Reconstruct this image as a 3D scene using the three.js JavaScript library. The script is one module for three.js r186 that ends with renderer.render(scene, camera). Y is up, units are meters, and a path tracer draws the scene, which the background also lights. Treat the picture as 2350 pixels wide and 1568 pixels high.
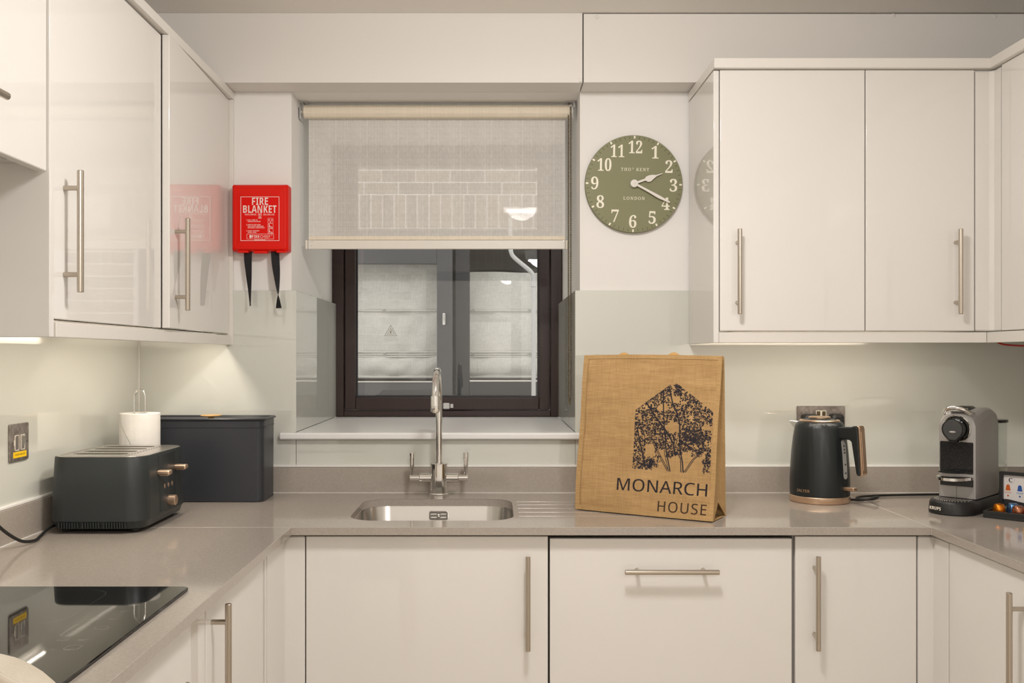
import * as THREE from 'three';
import { RoundedBoxGeometry } from 'three/addons/geometries/RoundedBoxGeometry.js';
import { TextGeometry } from 'three/addons/geometries/TextGeometry.js';
import { FontLoader } from 'three/addons/loaders/FontLoader.js';
import { mergeGeometries, toCreasedNormals } from 'three/addons/utils/BufferGeometryUtils.js';
import { RectAreaLightUniformsLib } from 'three/addons/lights/RectAreaLightUniformsLib.js';
import { Brush, Evaluator, SUBTRACTION } from 'three-bvh-csg';

// ---------------------------------------------------------------- camera, sky, lights, exposure
// Room axes: x to the right along the window wall, y up, z out of the window wall into the room (metres).
const scene = new THREE.Scene();
const renderer = new THREE.WebGLRenderer();
renderer.toneMapping = THREE.LinearToneMapping;
renderer.toneMappingExposure = 1.17;
renderer.shadowMap.enabled = true;
RectAreaLightUniformsLib.init();
const camera = new THREE.PerspectiveCamera(39.73, 2350 / 1568, 0.05, 60);
camera.position.set(0, 1.317, 2.905);
camera.lookAt(0, 1.317, 0);
camera.setViewOffset(2350, 1568, 45, -34, 2350, 1568);     // shift lens: the optical axis is left of and below the middle
scene.background = new THREE.Color().setRGB(1.0, 0.985, 0.965);   // overcast sky above the light well
scene.backgroundIntensity = 1.45;
const WARM = new THREE.Color().setRGB(1, 0.960, 0.932);
const LED = new THREE.Color().setRGB(1, 0.895, 0.76);
const DOMES = [   // opal dome ceiling lights: x, z, candela all round, radiance of the flat underside
  [0.18, 1.42, 1.55, 45],
  [0.45, 4.50, 2.2, 88],
];
const LED_STRIP = [50, 60];   // radiance of the light strips under the left and right wall cabinets

// ---------------------------------------------------------------- helpers
let seed = 7;
const rnd = () => { seed = (seed * 1664525 + 1013904223) >>> 0; return seed / 4294967296; };
const rr = (a, b) => a + (b - a) * rnd();
const V = (x, y, z) => new THREE.Vector3(x, y, z);
const names = new Set();
function numbered(n) {
  if (!names.has(n)) { names.add(n); return n; }
  for (let i = 1; ; i++) { const c = n + '_' + String(i).padStart(3, '0'); if (!names.has(c)) { names.add(c); return c; } }
}
function tag(o, label, category, group, kind) {
  o.userData.label = label; o.userData.category = category;
  if (group) o.userData.group = group;
  if (kind) o.userData.kind = kind;
  return o;
}
function mesh(name, geo, mat, parent = scene) {
  const g = Array.isArray(geo) ? merge(geo) : geo;
  const m = new THREE.Mesh(g, mat);
  m.name = parent === scene ? numbered(name) : name;
  m.castShadow = m.receiveShadow = true;
  parent.add(m);
  return m;
}
function struct(name, geo, mat) { const m = mesh(name, geo, mat); m.userData.kind = 'structure'; return m; }
function thing(name, label, category, pos = [0, 0, 0], turn = 0, group) {
  const o = new THREE.Group(); o.name = numbered(name); scene.add(o);
  o.position.set(...pos); o.rotation.y = turn;
  return tag(o, label, category, group);
}
function merge(list) {
  const l = list.map((g) => {
    const n = g.index ? g.toNonIndexed() : g;
    for (const k of Object.keys(n.attributes)) if (!['position', 'normal', 'uv'].includes(k)) n.deleteAttribute(k);
    if (!n.attributes.uv) n.setAttribute('uv', new THREE.BufferAttribute(new Float32Array(n.attributes.position.count * 2), 2));
    return n;
  });
  return l.length === 1 ? l[0] : mergeGeometries(l);
}
function box(x0, x1, y0, y1, z0, z1, r = 0.001, seg = 1) {
  const w = x1 - x0, h = y1 - y0, d = z1 - z0;
  const q = Math.min(r, w / 2.01, h / 2.01, d / 2.01);
  const g = q > 0 ? new RoundedBoxGeometry(w, h, d, seg, q) : new THREE.BoxGeometry(w, h, d);
  return g.translate((x0 + x1) / 2, (y0 + y1) / 2, (z0 + z1) / 2);
}
function metre(geo) {   // box-projected uv in metres
  const g = geo.index ? geo.toNonIndexed() : geo, p = g.attributes.position, uv = new Float32Array(p.count * 2);
  const a = V(), b = V(), c = V(), n = V();
  for (let i = 0; i < p.count; i += 3) {
    a.fromBufferAttribute(p, i); b.fromBufferAttribute(p, i + 1); c.fromBufferAttribute(p, i + 2);
    n.copy(b).sub(a).cross(c.clone().sub(a));
    const ax = Math.abs(n.x), ay = Math.abs(n.y), az = Math.abs(n.z);
    [a, b, c].forEach((v, k) => {
      const [s, t] = ay >= ax && ay >= az ? [v.x, v.z] : ax >= az ? [v.z, v.y] : [v.x, v.y];
      uv[(i + k) * 2] = s; uv[(i + k) * 2 + 1] = t;
    });
  }
  g.setAttribute('uv', new THREE.BufferAttribute(uv, 2));
  return g;
}
function planar(geo, f) {   // uv from a function of position
  const p = geo.attributes.position, uv = new Float32Array(p.count * 2);
  for (let i = 0; i < p.count; i++) { const [s, t] = f(p.getX(i), p.getY(i), p.getZ(i)); uv[i * 2] = s; uv[i * 2 + 1] = t; }
  geo.setAttribute('uv', new THREE.BufferAttribute(uv, 2));
  return geo;
}
function cyl(p, q, r0, r1 = r0, seg = 20) {
  const a = V(...p), b = V(...q), d = b.clone().sub(a), L = d.length();
  const g = new THREE.CylinderGeometry(r1, r0, L, seg);
  g.applyQuaternion(new THREE.Quaternion().setFromUnitVectors(V(0, 1, 0), d.normalize()));
  return g.translate((a.x + b.x) / 2, (a.y + b.y) / 2, (a.z + b.z) / 2);
}
function rod(p, q, r, c = 0.0012, seg = 20) {   // cylinder with chamfered ends
  const a = V(...p), b = V(...q), d = b.clone().sub(a), L = d.length();
  const g = new THREE.LatheGeometry([[0.0001, 0], [r - c, 0], [r, c], [r, L - c], [r - c, L], [0.0001, L]].map(([x, y]) => new THREE.Vector2(x, y)), seg);
  const n = toCreasedNormals(g, 0.6);
  n.applyQuaternion(new THREE.Quaternion().setFromUnitVectors(V(0, 1, 0), d.normalize()));
  return n.translate(a.x, a.y, a.z);
}
function lathe(pts, seg = 48, crease = 0.5) {
  const g = new THREE.LatheGeometry(pts.map(([x, y]) => new THREE.Vector2(Math.max(x, 0.00005), y)), seg);
  return toCreasedNormals(g, crease);
}
function tube(pts, r, n = 64, seg = 10, closed = false) {
  const c = new THREE.CatmullRomCurve3(pts.map((p) => V(...p)), closed, 'catmullrom', 0.5);
  return new THREE.TubeGeometry(c, n, r, seg, closed);
}
// loop of a rounded rectangle in the plane y: centre, size, radius
function loopRR(cx, cz, w, d, r, y, n = 6) {
  const out = [], q = Math.min(r, w / 2, d / 2);
  for (const [sx, sz, a0] of [[1, 1, 0], [-1, 1, 90], [-1, -1, 180], [1, -1, 270]])
    for (let i = 0; i <= n; i++) {
      const a = (a0 + 90 * i / n) * Math.PI / 180;
      out.push(V(cx + sx * (w / 2 - q) + q * Math.cos(a), y, cz + sz * (d / 2 - q) + q * Math.sin(a)));
    }
  return out;
}
function loft(loops, { cap0 = false, cap1 = false, crease = 0.55 } = {}) {
  const pos = [], n = loops[0].length, tri = (a, b, c) => pos.push(a.x, a.y, a.z, b.x, b.y, b.z, c.x, c.y, c.z);
  for (let k = 0; k + 1 < loops.length; k++) for (let i = 0; i < n; i++) {
    const j = (i + 1) % n, A = loops[k], B = loops[k + 1];
    tri(A[i], B[j], A[j]); tri(A[i], B[i], B[j]);
  }
  const cap = (L, flip) => {
    const c = L.reduce((s, p) => s.add(p), V()).multiplyScalar(1 / n);
    for (let i = 0; i < n; i++) { const j = (i + 1) % n; flip ? tri(c, L[i], L[j]) : tri(c, L[j], L[i]); }
  };
  if (cap0) cap(loops[0], true);
  if (cap1) cap(loops[loops.length - 1], false);
  const g = new THREE.BufferGeometry();
  g.setAttribute('position', new THREE.BufferAttribute(new Float32Array(pos), 3));
  g.setAttribute('uv', new THREE.BufferAttribute(new Float32Array(pos.length / 3 * 2), 2));
  g.computeVertexNormals();
  return toCreasedNormals(g, crease);
}
// slab lying flat: outline [[x, z], ...], holes, from y0 to y1
function slab(outline, holes, y0, y1, bevel = 0.0008, curve = 8) {
  const path = (pts, P) => { pts.forEach(([x, z], i) => (i ? P.lineTo(x, -z) : P.moveTo(x, -z))); P.closePath(); return P; };
  const s = path(outline, new THREE.Shape());
  for (const h of holes) s.holes.push(path(h, new THREE.Path()));
  const g = new THREE.ExtrudeGeometry(s, { depth: y1 - y0 - 2 * bevel, bevelEnabled: bevel > 0, bevelThickness: bevel, bevelSize: bevel, bevelOffset: -bevel, bevelSegments: 1, curveSegments: curve });
  return g.rotateX(-Math.PI / 2).translate(0, y0 + bevel, 0);
}
// upright plate in the xy plane, z0 to z1
function plate(pts, holes, z0, z1, bevel = 0.0006, bseg = 1) {
  const path = (l, P) => { l.forEach(([x, y], i) => (i ? P.lineTo(x, y) : P.moveTo(x, y))); P.closePath(); return P; };
  const s = path(pts, new THREE.Shape());
  for (const h of holes) s.holes.push(path(h, new THREE.Path()));
  return new THREE.ExtrudeGeometry(s, { depth: z1 - z0 - 2 * bevel, bevelEnabled: bevel > 0, bevelThickness: bevel, bevelSize: bevel, bevelOffset: -bevel, bevelSegments: bseg }).translate(0, 0, z0 + bevel);
}
const flat = (l) => l.map((v) => [v.x, v.z]);
const rrect = (x0, x1, y0, y1, r, n = 6) => flat(loopRR((x0 + x1) / 2, (y0 + y1) / 2, x1 - x0, y1 - y0, r, 0, n));
const circle = (cx, cy, r, n = 24) => Array.from({ length: n }, (_, i) => [cx + r * Math.cos(i / n * 2 * Math.PI), cy + r * Math.sin(i / n * 2 * Math.PI)]);

// ---------------------------------------------------------------- textures
function dataTex(w, h, f, repeat = 1, srgb = true) {
  const d = new Uint8Array(w * h * 4);
  for (let y = 0; y < h; y++) for (let x = 0; x < w; x++) {
    const c = f(x, y), o = (y * w + x) * 4;
    if (typeof c === 'number') d[o] = d[o + 1] = d[o + 2] = Math.max(0, Math.min(255, c)); else for (let k = 0; k < 3; k++) d[o + k] = Math.max(0, Math.min(255, c[k]));
    d[o + 3] = 255;
  }
  const t = new THREE.DataTexture(d, w, h);
  t.wrapS = t.wrapT = THREE.RepeatWrapping; t.magFilter = THREE.LinearFilter; t.minFilter = THREE.LinearFilter;
  if (srgb) t.colorSpace = THREE.SRGBColorSpace;
  Array.isArray(repeat) ? t.repeat.set(...repeat) : t.repeat.set(repeat, repeat);
  t.needsUpdate = true;
  return t;
}
function lattice(n) {   // tileable value noise on an n x n lattice
  const v = Float32Array.from({ length: n * n }, () => rnd());
  return (x, y) => {
    const X = ((x % n) + n) % n, Y = ((y % n) + n) % n, i = Math.floor(X), j = Math.floor(Y), s = X - i, t = Y - j;
    const a = s * s * (3 - 2 * s), b = t * t * (3 - 2 * t), q = (p, r) => v[(r % n) * n + (p % n)];
    return (q(i, j) * (1 - a) + q(i + 1, j) * a) * (1 - b) + (q(i, j + 1) * (1 - a) + q(i + 1, j + 1) * a) * b;
  };
}
function canvasTex(w, h, draw, srgb = true) {
  const c = document.createElement('canvas'); c.width = w; c.height = h;
  draw(c.getContext('2d'), w, h);
  const t = new THREE.CanvasTexture(c);
  if (srgb) t.colorSpace = THREE.SRGBColorSpace;
  t.anisotropy = 8;
  return t;
}
const phys = (o) => new THREE.MeshPhysicalMaterial(o);
const std = (o) => new THREE.MeshStandardMaterial(o);
const L = (r, g, b) => new THREE.Color().setRGB(r, g, b);

const nA = lattice(64), nB = lattice(128), nC = lattice(16);
const quartzMap = dataTex(512, 512, (x, y) => {
  const f = (rnd() - 0.5) * 26 + (nA(x / 8, y / 8) - 0.5) * 8 + (rnd() > 0.992 ? 34 : 0) - (rnd() > 0.99 ? 28 : 0);
  return [170 + f, 161 + f, 151 + f];
}, 1 / 0.22);
const plasterBump = dataTex(512, 512, (x, y) => 128 + (nA(x / 8, y / 8) - 0.5) * 60 + (nC(x / 32, y / 32) - 0.5) * 60, 1 / 0.6, false);
const glossBump = (() => {   // gentle waviness of lacquer and glass, in floats so that reflections stay smooth
  const d = new Float32Array(256 * 256 * 4);
  for (let y = 0; y < 256; y++) for (let x = 0; x < 256; x++) { const v = nC(x / 16, y / 16), o = (y * 256 + x) * 4; d[o] = d[o + 1] = d[o + 2] = v; d[o + 3] = 1; }
  const t = new THREE.DataTexture(d, 256, 256, THREE.RGBAFormat, THREE.FloatType);
  t.wrapS = t.wrapT = THREE.RepeatWrapping; t.magFilter = t.minFilter = THREE.LinearFilter; t.repeat.set(1 / 2.4, 1 / 2.4); t.needsUpdate = true;
  return t;
})();
const woodMap = dataTex(256, 1024, (x, y) => {
  const g = nA(x / 4, y / 64) * 0.7 + nB(x / 2, y / 16) * 0.3, f = (g - 0.5) * 22;
  return [50 + f * 0.8, 29 + f * 0.6, 25 + f * 0.5];
}, [1 / 0.08, 1 / 0.5]);
const bambooMap = dataTex(256, 256, (x, y) => { const f = (nA(x / 64, y / 4) - 0.5) * 50; return [200 + f, 160 + f, 104 + f]; }, 1 / 0.15);
const threadW = Array.from({ length: 128 }, () => rr(0.40, 0.54)), threadH = Array.from({ length: 128 }, () => rr(0.40, 0.54));
const sheerAlpha = dataTex(512, 512, (x, y) => {
  const a = threadW[x >> 2] * (0.93 + 0.14 * nA(x / 8, y / 64)), b = threadH[y >> 2] * (0.93 + 0.14 * nB(x / 32, y / 8));
  return 255 * Math.min(1, 1 - (1 - a) * (1 - b));
}, 1 / 0.10, false);
const sheerMap = dataTex(512, 512, (x, y) => {
  const f = (threadW[x >> 2] + threadH[y >> 2] - 0.94) * 40 + (nC(x / 32, y / 32) - 0.5) * 10;
  return [243 + f, 240 + f, 234 + f];
}, 1 / 0.10);
const linenMap = dataTex(256, 256, (x, y) => { const f = (nA(x / 2, y / 24) + nB(x / 24, y / 2) - 1) * 16; return [222 + f, 218 + f, 212 + f]; }, 1 / 0.25);
function juteValue(x, y, px) {   // one twill weave cell every px pixels
  const i = Math.floor(x / px), j = Math.floor(y / px), s = x / px - i, t = y / px - j;
  const over = (i + j) % 3 !== 0, edge = over ? Math.sin(Math.PI * t) : Math.sin(Math.PI * s);
  return (edge - 0.6) * 34 + (over ? 6 : -12) + (nA(j * 0.77, i * 0.06) - 0.5) * 17 + (nB(i * 0.81, j * 0.07) - 0.5) * 12;
}
const juteMap = dataTex(768, 768, (x, y) => { const f = juteValue(x, y, 6) + (rnd() - 0.5) * 14; return [182 + f, 147 + f * 0.92, 98 + f * 0.8]; }, 1 / 0.19);
const juteBump = dataTex(384, 384, (x, y) => 128 + juteValue(x, y, 6) * 2, 1 / 0.095, false);
const paperBump = dataTex(256, 256, (x, y) => 128 + 60 * Math.sin((x + 18 * Math.sin(y / 20)) * 0.3927) * Math.sin(y * 0.3927) + (rnd() - 0.5) * 30, 1 / 0.05, false);
const brickMaps = [[128, 116, 104], [114, 104, 94], [138, 124, 110], [106, 98, 90]].map((c) => dataTex(128, 128, (x, y) => { const f = (rnd() - 0.5) * 26 + (nA(x / 6, y / 6) - 0.5) * 34; return c.map((v) => v + f); }, 1 / 0.2));
const plateMap = dataTex(256, 256, (x, y) => { const f = (nA(x / 3, y / 16) - 0.5) * 18 + (nC(x / 16, y / 16) - 0.5) * 40 + (rnd() - 0.5) * 8; return [152 + f, 144 + f, 138 + f]; }, 1 / 0.12);
const steelBump = dataTex(256, 64, (x, y) => 128 + (nB(x / 2, y / 16) - 0.5) * 120, [1 / 0.06, 1 / 0.2], false);
const creamFabric = dataTex(256, 256, (x, y) => { const f = (nC(x / 16, y / 16) - 0.5) * 16 + (rnd() - 0.5) * 8; return [204 + f, 194 + f, 176 + f]; }, 1 / 0.4);
const dullMetal = dataTex(256, 256, (x, y) => { const f = (nA(x / 4, y / 4) - 0.5) * 10 + (nC(x / 16, y / 16) - 0.5) * 14 + (rnd() - 0.5) * 8; return [168 + f, 165 + f, 162 + f]; }, 1 / 0.1);

// ---------------------------------------------------------------- materials
const M = {
  plaster: std({ color: L(0.86, 0.84, 0.81), roughness: 0.75, bumpMap: plasterBump, bumpScale: 0.0006 }),
  ceiling: std({ color: L(0.90, 0.865, 0.81), roughness: 0.85, bumpMap: plasterBump, bumpScale: 0.0008 }),
  boxing: std({ color: L(0.80, 0.77, 0.73), roughness: 0.55, bumpMap: plasterBump, bumpScale: 0.0004 }),
  floor: std({ color: L(0.62, 0.54, 0.44), roughness: 0.5 }),
  gloss: phys({ color: L(0.80, 0.772, 0.73), roughness: 0.015, ior: 1.62, bumpMap: glossBump, bumpScale: 0.0001 }),
  carcass: std({ color: L(0.76, 0.73, 0.69), roughness: 0.35 }),
  trim: phys({ color: L(0.80, 0.765, 0.71), roughness: 0.25 }),
  quartz: phys({ map: quartzMap, roughness: 0.085 }),
  seam: std({ color: L(0.62, 0.58, 0.52), roughness: 0.6 }),
  sealant: std({ color: L(0.82, 0.80, 0.76), roughness: 0.4 }),
  splash: phys({ color: L(0.66, 0.665, 0.605), roughness: 0.02, ior: 1.85, bumpMap: glossBump, bumpScale: 0.00012 }),
  nickel: std({ color: L(0.52, 0.465, 0.395), metalness: 1, roughness: 0.28 }),
  chrome: std({ color: L(0.80, 0.79, 0.77), metalness: 1, roughness: 0.05 }),
  steel: std({ color: L(0.55, 0.53, 0.50), metalness: 1, roughness: 0.26, bumpMap: steelBump, bumpScale: 0.00005 }),
  wood: std({ map: woodMap, roughness: 0.38 }),
  glassPane: phys({ color: L(0.985, 0.99, 0.985), transmission: 1, thickness: 0, roughness: 0.0 }),
  sill: phys({ color: L(0.86, 0.85, 0.83), roughness: 0.3, specularIntensity: 0.6 }),
  blind: phys({ color: 0xffffff, map: sheerMap, alphaMap: sheerAlpha, transparent: true, roughness: 0.95, transmission: 0.15, side: THREE.DoubleSide }),
  roll: std({ map: sheerMap, color: L(0.92, 0.85, 0.73), roughness: 0.85 }),
  whitePlastic: std({ color: L(0.78, 0.74, 0.67), roughness: 0.4 }),
  bracket: std({ color: L(0.70, 0.69, 0.67), roughness: 0.35 }),
  bronze: std({ color: L(0.20, 0.155, 0.09), metalness: 1, roughness: 0.35 }),
  charcoal: phys({ color: L(0.020, 0.025, 0.026), roughness: 0.42 }),
  kettleBlack: phys({ color: L(0.011, 0.0145, 0.0155), roughness: 0.36 }),
  binBlue: phys({ color: L(0.026, 0.029, 0.036), roughness: 0.38 }),
  copper: std({ color: L(0.72, 0.53, 0.39), metalness: 1, roughness: 0.33 }),
  black: std({ color: L(0.012, 0.012, 0.012), roughness: 0.45 }),
  blackGloss: phys({ color: L(0.010, 0.010, 0.011), roughness: 0.12 }),
  paper: std({ color: L(0.86, 0.83, 0.78), roughness: 0.95, bumpMap: paperBump, bumpScale: 0.0014 }),
  red: phys({ color: L(0.76, 0.010, 0.003), roughness: 0.34, specularIntensity: 0.45 }),
  webbing: std({ color: L(0.014, 0.014, 0.016), roughness: 0.9 }),
  jute: std({ map: juteMap, bumpMap: juteBump, bumpScale: 0.0006, roughness: 0.95, side: THREE.DoubleSide }),
  cotton: std({ color: L(0.62, 0.36, 0.12), roughness: 0.9 }),
  stitch: std({ color: L(0.20, 0.13, 0.06), roughness: 0.9 }),
  socketPlate: std({ map: plateMap, metalness: 0.75, roughness: 0.42 }),
  ivory: std({ color: L(0.80, 0.75, 0.65), roughness: 0.45 }),
  handWhite: std({ color: L(0.78, 0.74, 0.68), roughness: 0.5 }),
  silver: std({ map: dullMetal, metalness: 0.35, roughness: 0.42 }),
  tank: phys({ color: L(0.92, 0.93, 0.92), transmission: 1, thickness: 0, roughness: 0.05 }),
  cream: std({ map: creamFabric, roughness: 0.6 }),
  oak: std({ map: bambooMap, roughness: 0.5 }),
  redWire: std({ color: L(0.45, 0.02, 0.015), roughness: 0.5 }),
  mortar: std({ color: L(0.80, 0.78, 0.74), roughness: 0.95 }),
  darkFrame: std({ color: L(0.026, 0.026, 0.028), roughness: 0.45 }),
  greyFrame: std({ color: L(0.075, 0.075, 0.078), roughness: 0.4 }),
  linen: std({ map: linenMap, roughness: 0.95 }),
  pipe: std({ color: L(0.50, 0.50, 0.49), roughness: 0.4 }),
  concrete: std({ color: L(0.36, 0.36, 0.35), roughness: 0.9, bumpMap: plasterBump, bumpScale: 0.003 }),
  glowPanel: std({ color: L(0.9, 0.9, 0.9), emissive: WARM, emissiveIntensity: 2.5, roughness: 0.6 }),
  glowLed: std({ color: L(0.9, 0.9, 0.9), emissive: LED, emissiveIntensity: 9, roughness: 0.6 }),
};
const brickMats = brickMaps.map((m) => std({ map: m, roughness: 0.95 }));
const font = await new FontLoader().loadAsync('fonts/droid/droid_sans_bold.typeface.json');

// ================================================================ THE ROOM
const XL = -1.091, XR = 1.66, YC = 2.336, ZF = 5.6;
const WX0 = -0.617, WX1 = 0.269, WY0 = 1.062, WY1 = 2.128, WD = -0.86;     // window opening, wall is thick
struct('floor', metre(box(XL - 0.2, XR + 0.2, -0.12, 0, WD, ZF + 0.2, 0)), M.floor);
struct('ceiling', metre(box(XL - 0.2, XR + 0.2, YC, YC + 0.25, WD, ZF + 0.2, 0)), M.ceiling);
struct('wall_back', [box(XL - 0.2, WX0, 0, YC, WD, 0, 0), box(WX1, XR + 0.2, 0, YC, WD, 0, 0), box(WX0, WX1, 0, WY0, WD, 0, 0), box(WX0, WX1, WY1, YC, WD, 0, 0)].map(metre), M.plaster);
struct('wall_left', metre(box(XL - 0.2, XL, 0, YC, 0, ZF, 0)), M.plaster);
struct('wall_right', metre(box(XR, XR + 0.2, 0, YC, 0, ZF, 0)), M.plaster);
struct('wall_front', metre(box(XL - 0.2, XR + 0.2, 0, YC, ZF, ZF + 0.2, 0)), M.plaster);
struct('trim_1', metre(box(XL, 0.2675, 2.129, YC, 0, 0.100, 0.0015)), M.boxing);                           // boxed-in soffit above the window
const access = struct('trim_2', metre(box(0.2705, XR, 2.129, YC - 0.003, 0, 0.1025, 0.0015)), M.boxing);   // its removable panel
for (const [x, y] of [[0.310, 2.322], [1.188, 2.327], [1.490, 2.325]])
  mesh('screw_cap', lathe([[0.0001, 0.003], [0.004, 0.0026], [0.0068, 0.0006], [0.0068, 0]], 16).rotateX(Math.PI / 2).translate(x, y, 0.1025), M.boxing, access);
mesh('catch', box(0.258, 0.266, 2.131, 2.142, 0.1, 0.104, 0.001), M.whitePlastic, access);

// ---- window
const win = new THREE.Group(); win.name = numbered('window_1'); win.userData.kind = 'structure'; scene.add(win);
{
  const z0 = -0.80, zf = -0.732, x0 = WX0 + 0.001, x1 = WX1 - 0.001, y0 = 1.0845, y1 = WY1 - 0.001, fw = 0.044, fb = 0.023;
  mesh('outer_frame', [box(x0, x0 + fw, y0, y1, z0, zf, 0.003, 2), box(x1 - fw, x1, y0, y1, z0, zf, 0.003, 2), box(x0 + fw, x1 - fw, y0, y0 + fb, z0, zf, 0.003, 2), box(x0 + fw, x1 - fw, y1 - fb, y1, z0, zf, 0.003, 2)].map(metre), M.wood, win);
  const a0 = x0 + fw + 0.003, a1 = x1 - fw - 0.003, b0 = y0 + fb + 0.003, b1 = y1 - fb - 0.003, sw = 0.041, sb = 0.047, zs = -0.739;
  const sash = mesh('sash', [box(a0, a0 + sw, b0, b1, z0 + 0.005, zs, 0.003, 2), box(a1 - sw, a1, b0, b1, z0 + 0.005, zs, 0.003, 2), box(a0 + sw, a1 - sw, b0, b0 + sb, z0 + 0.005, zs, 0.003, 2), box(a0 + sw, a1 - sw, b1 - sb, b1, z0 + 0.005, zs, 0.003, 2)].map(metre), M.wood, win);
  mesh('pane', box(a0 + sw - 0.004, a1 - sw + 0.004, b0 + sb - 0.004, b1 - sb + 0.004, -0.772, -0.768, 0), M.glassPane, win);
  const q = 0.006;
  mesh('gasket', [box(a0 + sw, a0 + sw + q, b0 + sb, b1 - sb, -0.768, -0.762, 0), box(a1 - sw - q, a1 - sw, b0 + sb, b1 - sb, -0.768, -0.762, 0), box(a0 + sw + q, a1 - sw - q, b0 + sb, b0 + sb + q, -0.768, -0.762, 0)], M.darkFrame, sash);
  const c = mesh('catch', [box(-0.162, -0.150, 1.118, 1.134, zs, zs + 0.012, 0.002), box(-0.190, -0.164, 1.114, 1.138, zs, zs + 0.016, 0.005, 2)], M.bracket, sash);
  mesh('screw', cyl([-0.156, 1.126, zs + 0.0125], [-0.156, 1.126, zs + 0.0135], 0.003, 0.003, 12), M.steel, c);
  const st = mesh('warning_sticker', new THREE.PlaneGeometry(0.068, 0.068).translate(-0.395, 1.407, -0.7675), std({
    color: L(0.30, 0.27, 0.18), roughness: 0.8, transparent: true,
    alphaMap: canvasTex(256, 256, (g, w) => {
      g.fillStyle = '#000'; g.fillRect(0, 0, w, w);
      g.strokeStyle = '#bbb'; g.lineWidth = 7; g.lineJoin = 'miter';
      const tri = (cx, top, hw, bot) => { g.beginPath(); g.moveTo(cx, top); g.lineTo(cx + hw, bot); g.lineTo(cx - hw, bot); g.closePath(); g.stroke(); };
      tri(128, 14, 86, 164); tri(128, 60, 50, 142);
      g.fillStyle = '#fff'; g.fillRect(118, 100, 20, 30); g.fillStyle = '#888'; g.fillRect(116, 92, 24, 14);
      g.fillStyle = '#777'; for (const [y, a, b] of [[182, 40, 216], [196, 50, 206], [210, 24, 232], [224, 16, 240], [238, 40, 220]]) for (let x = a; x < b; x += 14) g.fillRect(x, y, 5 + (x * 7 % 6), 6);
    }, false),
  }), win);
  st.userData.label = 'faint triangular warning print on the glass';
}
struct('trim_3', box(-0.650, 0.287, 1.063, 1.084, 0.0085, 0.030, 0.006, 3), M.sill);
{
  const s = mesh('sill_board', box(WX0 + 0.016, WX1 - 0.016, 1.063, 1.084, -0.80, 0.0085, 0.0005), M.sill, scene.getObjectByName('trim_3'));
  s.userData.label = 'white window board running back to the frame';
}

// ---- glass splashbacks
function splash(name, geo, label) { return tag(mesh(name, metre(geo), M.splash), label, 'splashback', 'back-painted glass splashbacks'); }
const sp = 0.0075, SY0 = 0.9835, SY1 = 1.519;
splash('glass_splashback', box(XL + 0.0085, -0.6025, SY0, SY1, 0.0005, sp, 0.0012), 'pale glass splashback behind the dark lidded bin');
splash('glass_splashback', box(-0.6015, 0.2535, SY0, 1.0615, 0.0005, sp, 0.0012), 'low strip of pale glass between window sill and worktop upstand');
splash('glass_splashback', box(0.2545, XR - 0.0085, SY0, SY1, 0.0005, sp, 0.0012), 'pale glass splashback behind the jute bag and kettle');
splash('glass_splashback', box(XL + 0.0005, XL + sp, SY0, 1.383, 0.001, 1.189, 0.0012), 'pale glass splashback on the left wall behind the toaster');
mesh('sealant_bead', box(XL + 0.006, XL + 0.0115, 0.9850, 1.383, 0.0078, 0.0125, 0.002), M.sealant, scene.getObjectByName('glass_splashback_003'));
splash('glass_splashback', box(XL + 0.0005, XL + sp, SY0, 1.649, 1.191, 2.04, 0.0012), 'tall pale glass splashback on the left wall behind the hob');
splash('glass_splashback', box(XR - sp, XR - 0.0005, SY0, 1.383, 0.001, 1.86, 0.0012), 'pale glass splashback on the right wall behind the coffee machine');
splash('glass_splashback', box(WX0 + 0.0005, WX0 + 0.0155, 1.0845, SY1, -0.7315, 0.007, 0.0012), 'glass panel lining the left window reveal');
splash('glass_splashback', box(WX1 - 0.0155, WX1 - 0.0005, 1.0845, SY1, -0.7315, 0.007, 0.0012), 'glass panel lining the right window reveal');

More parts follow.
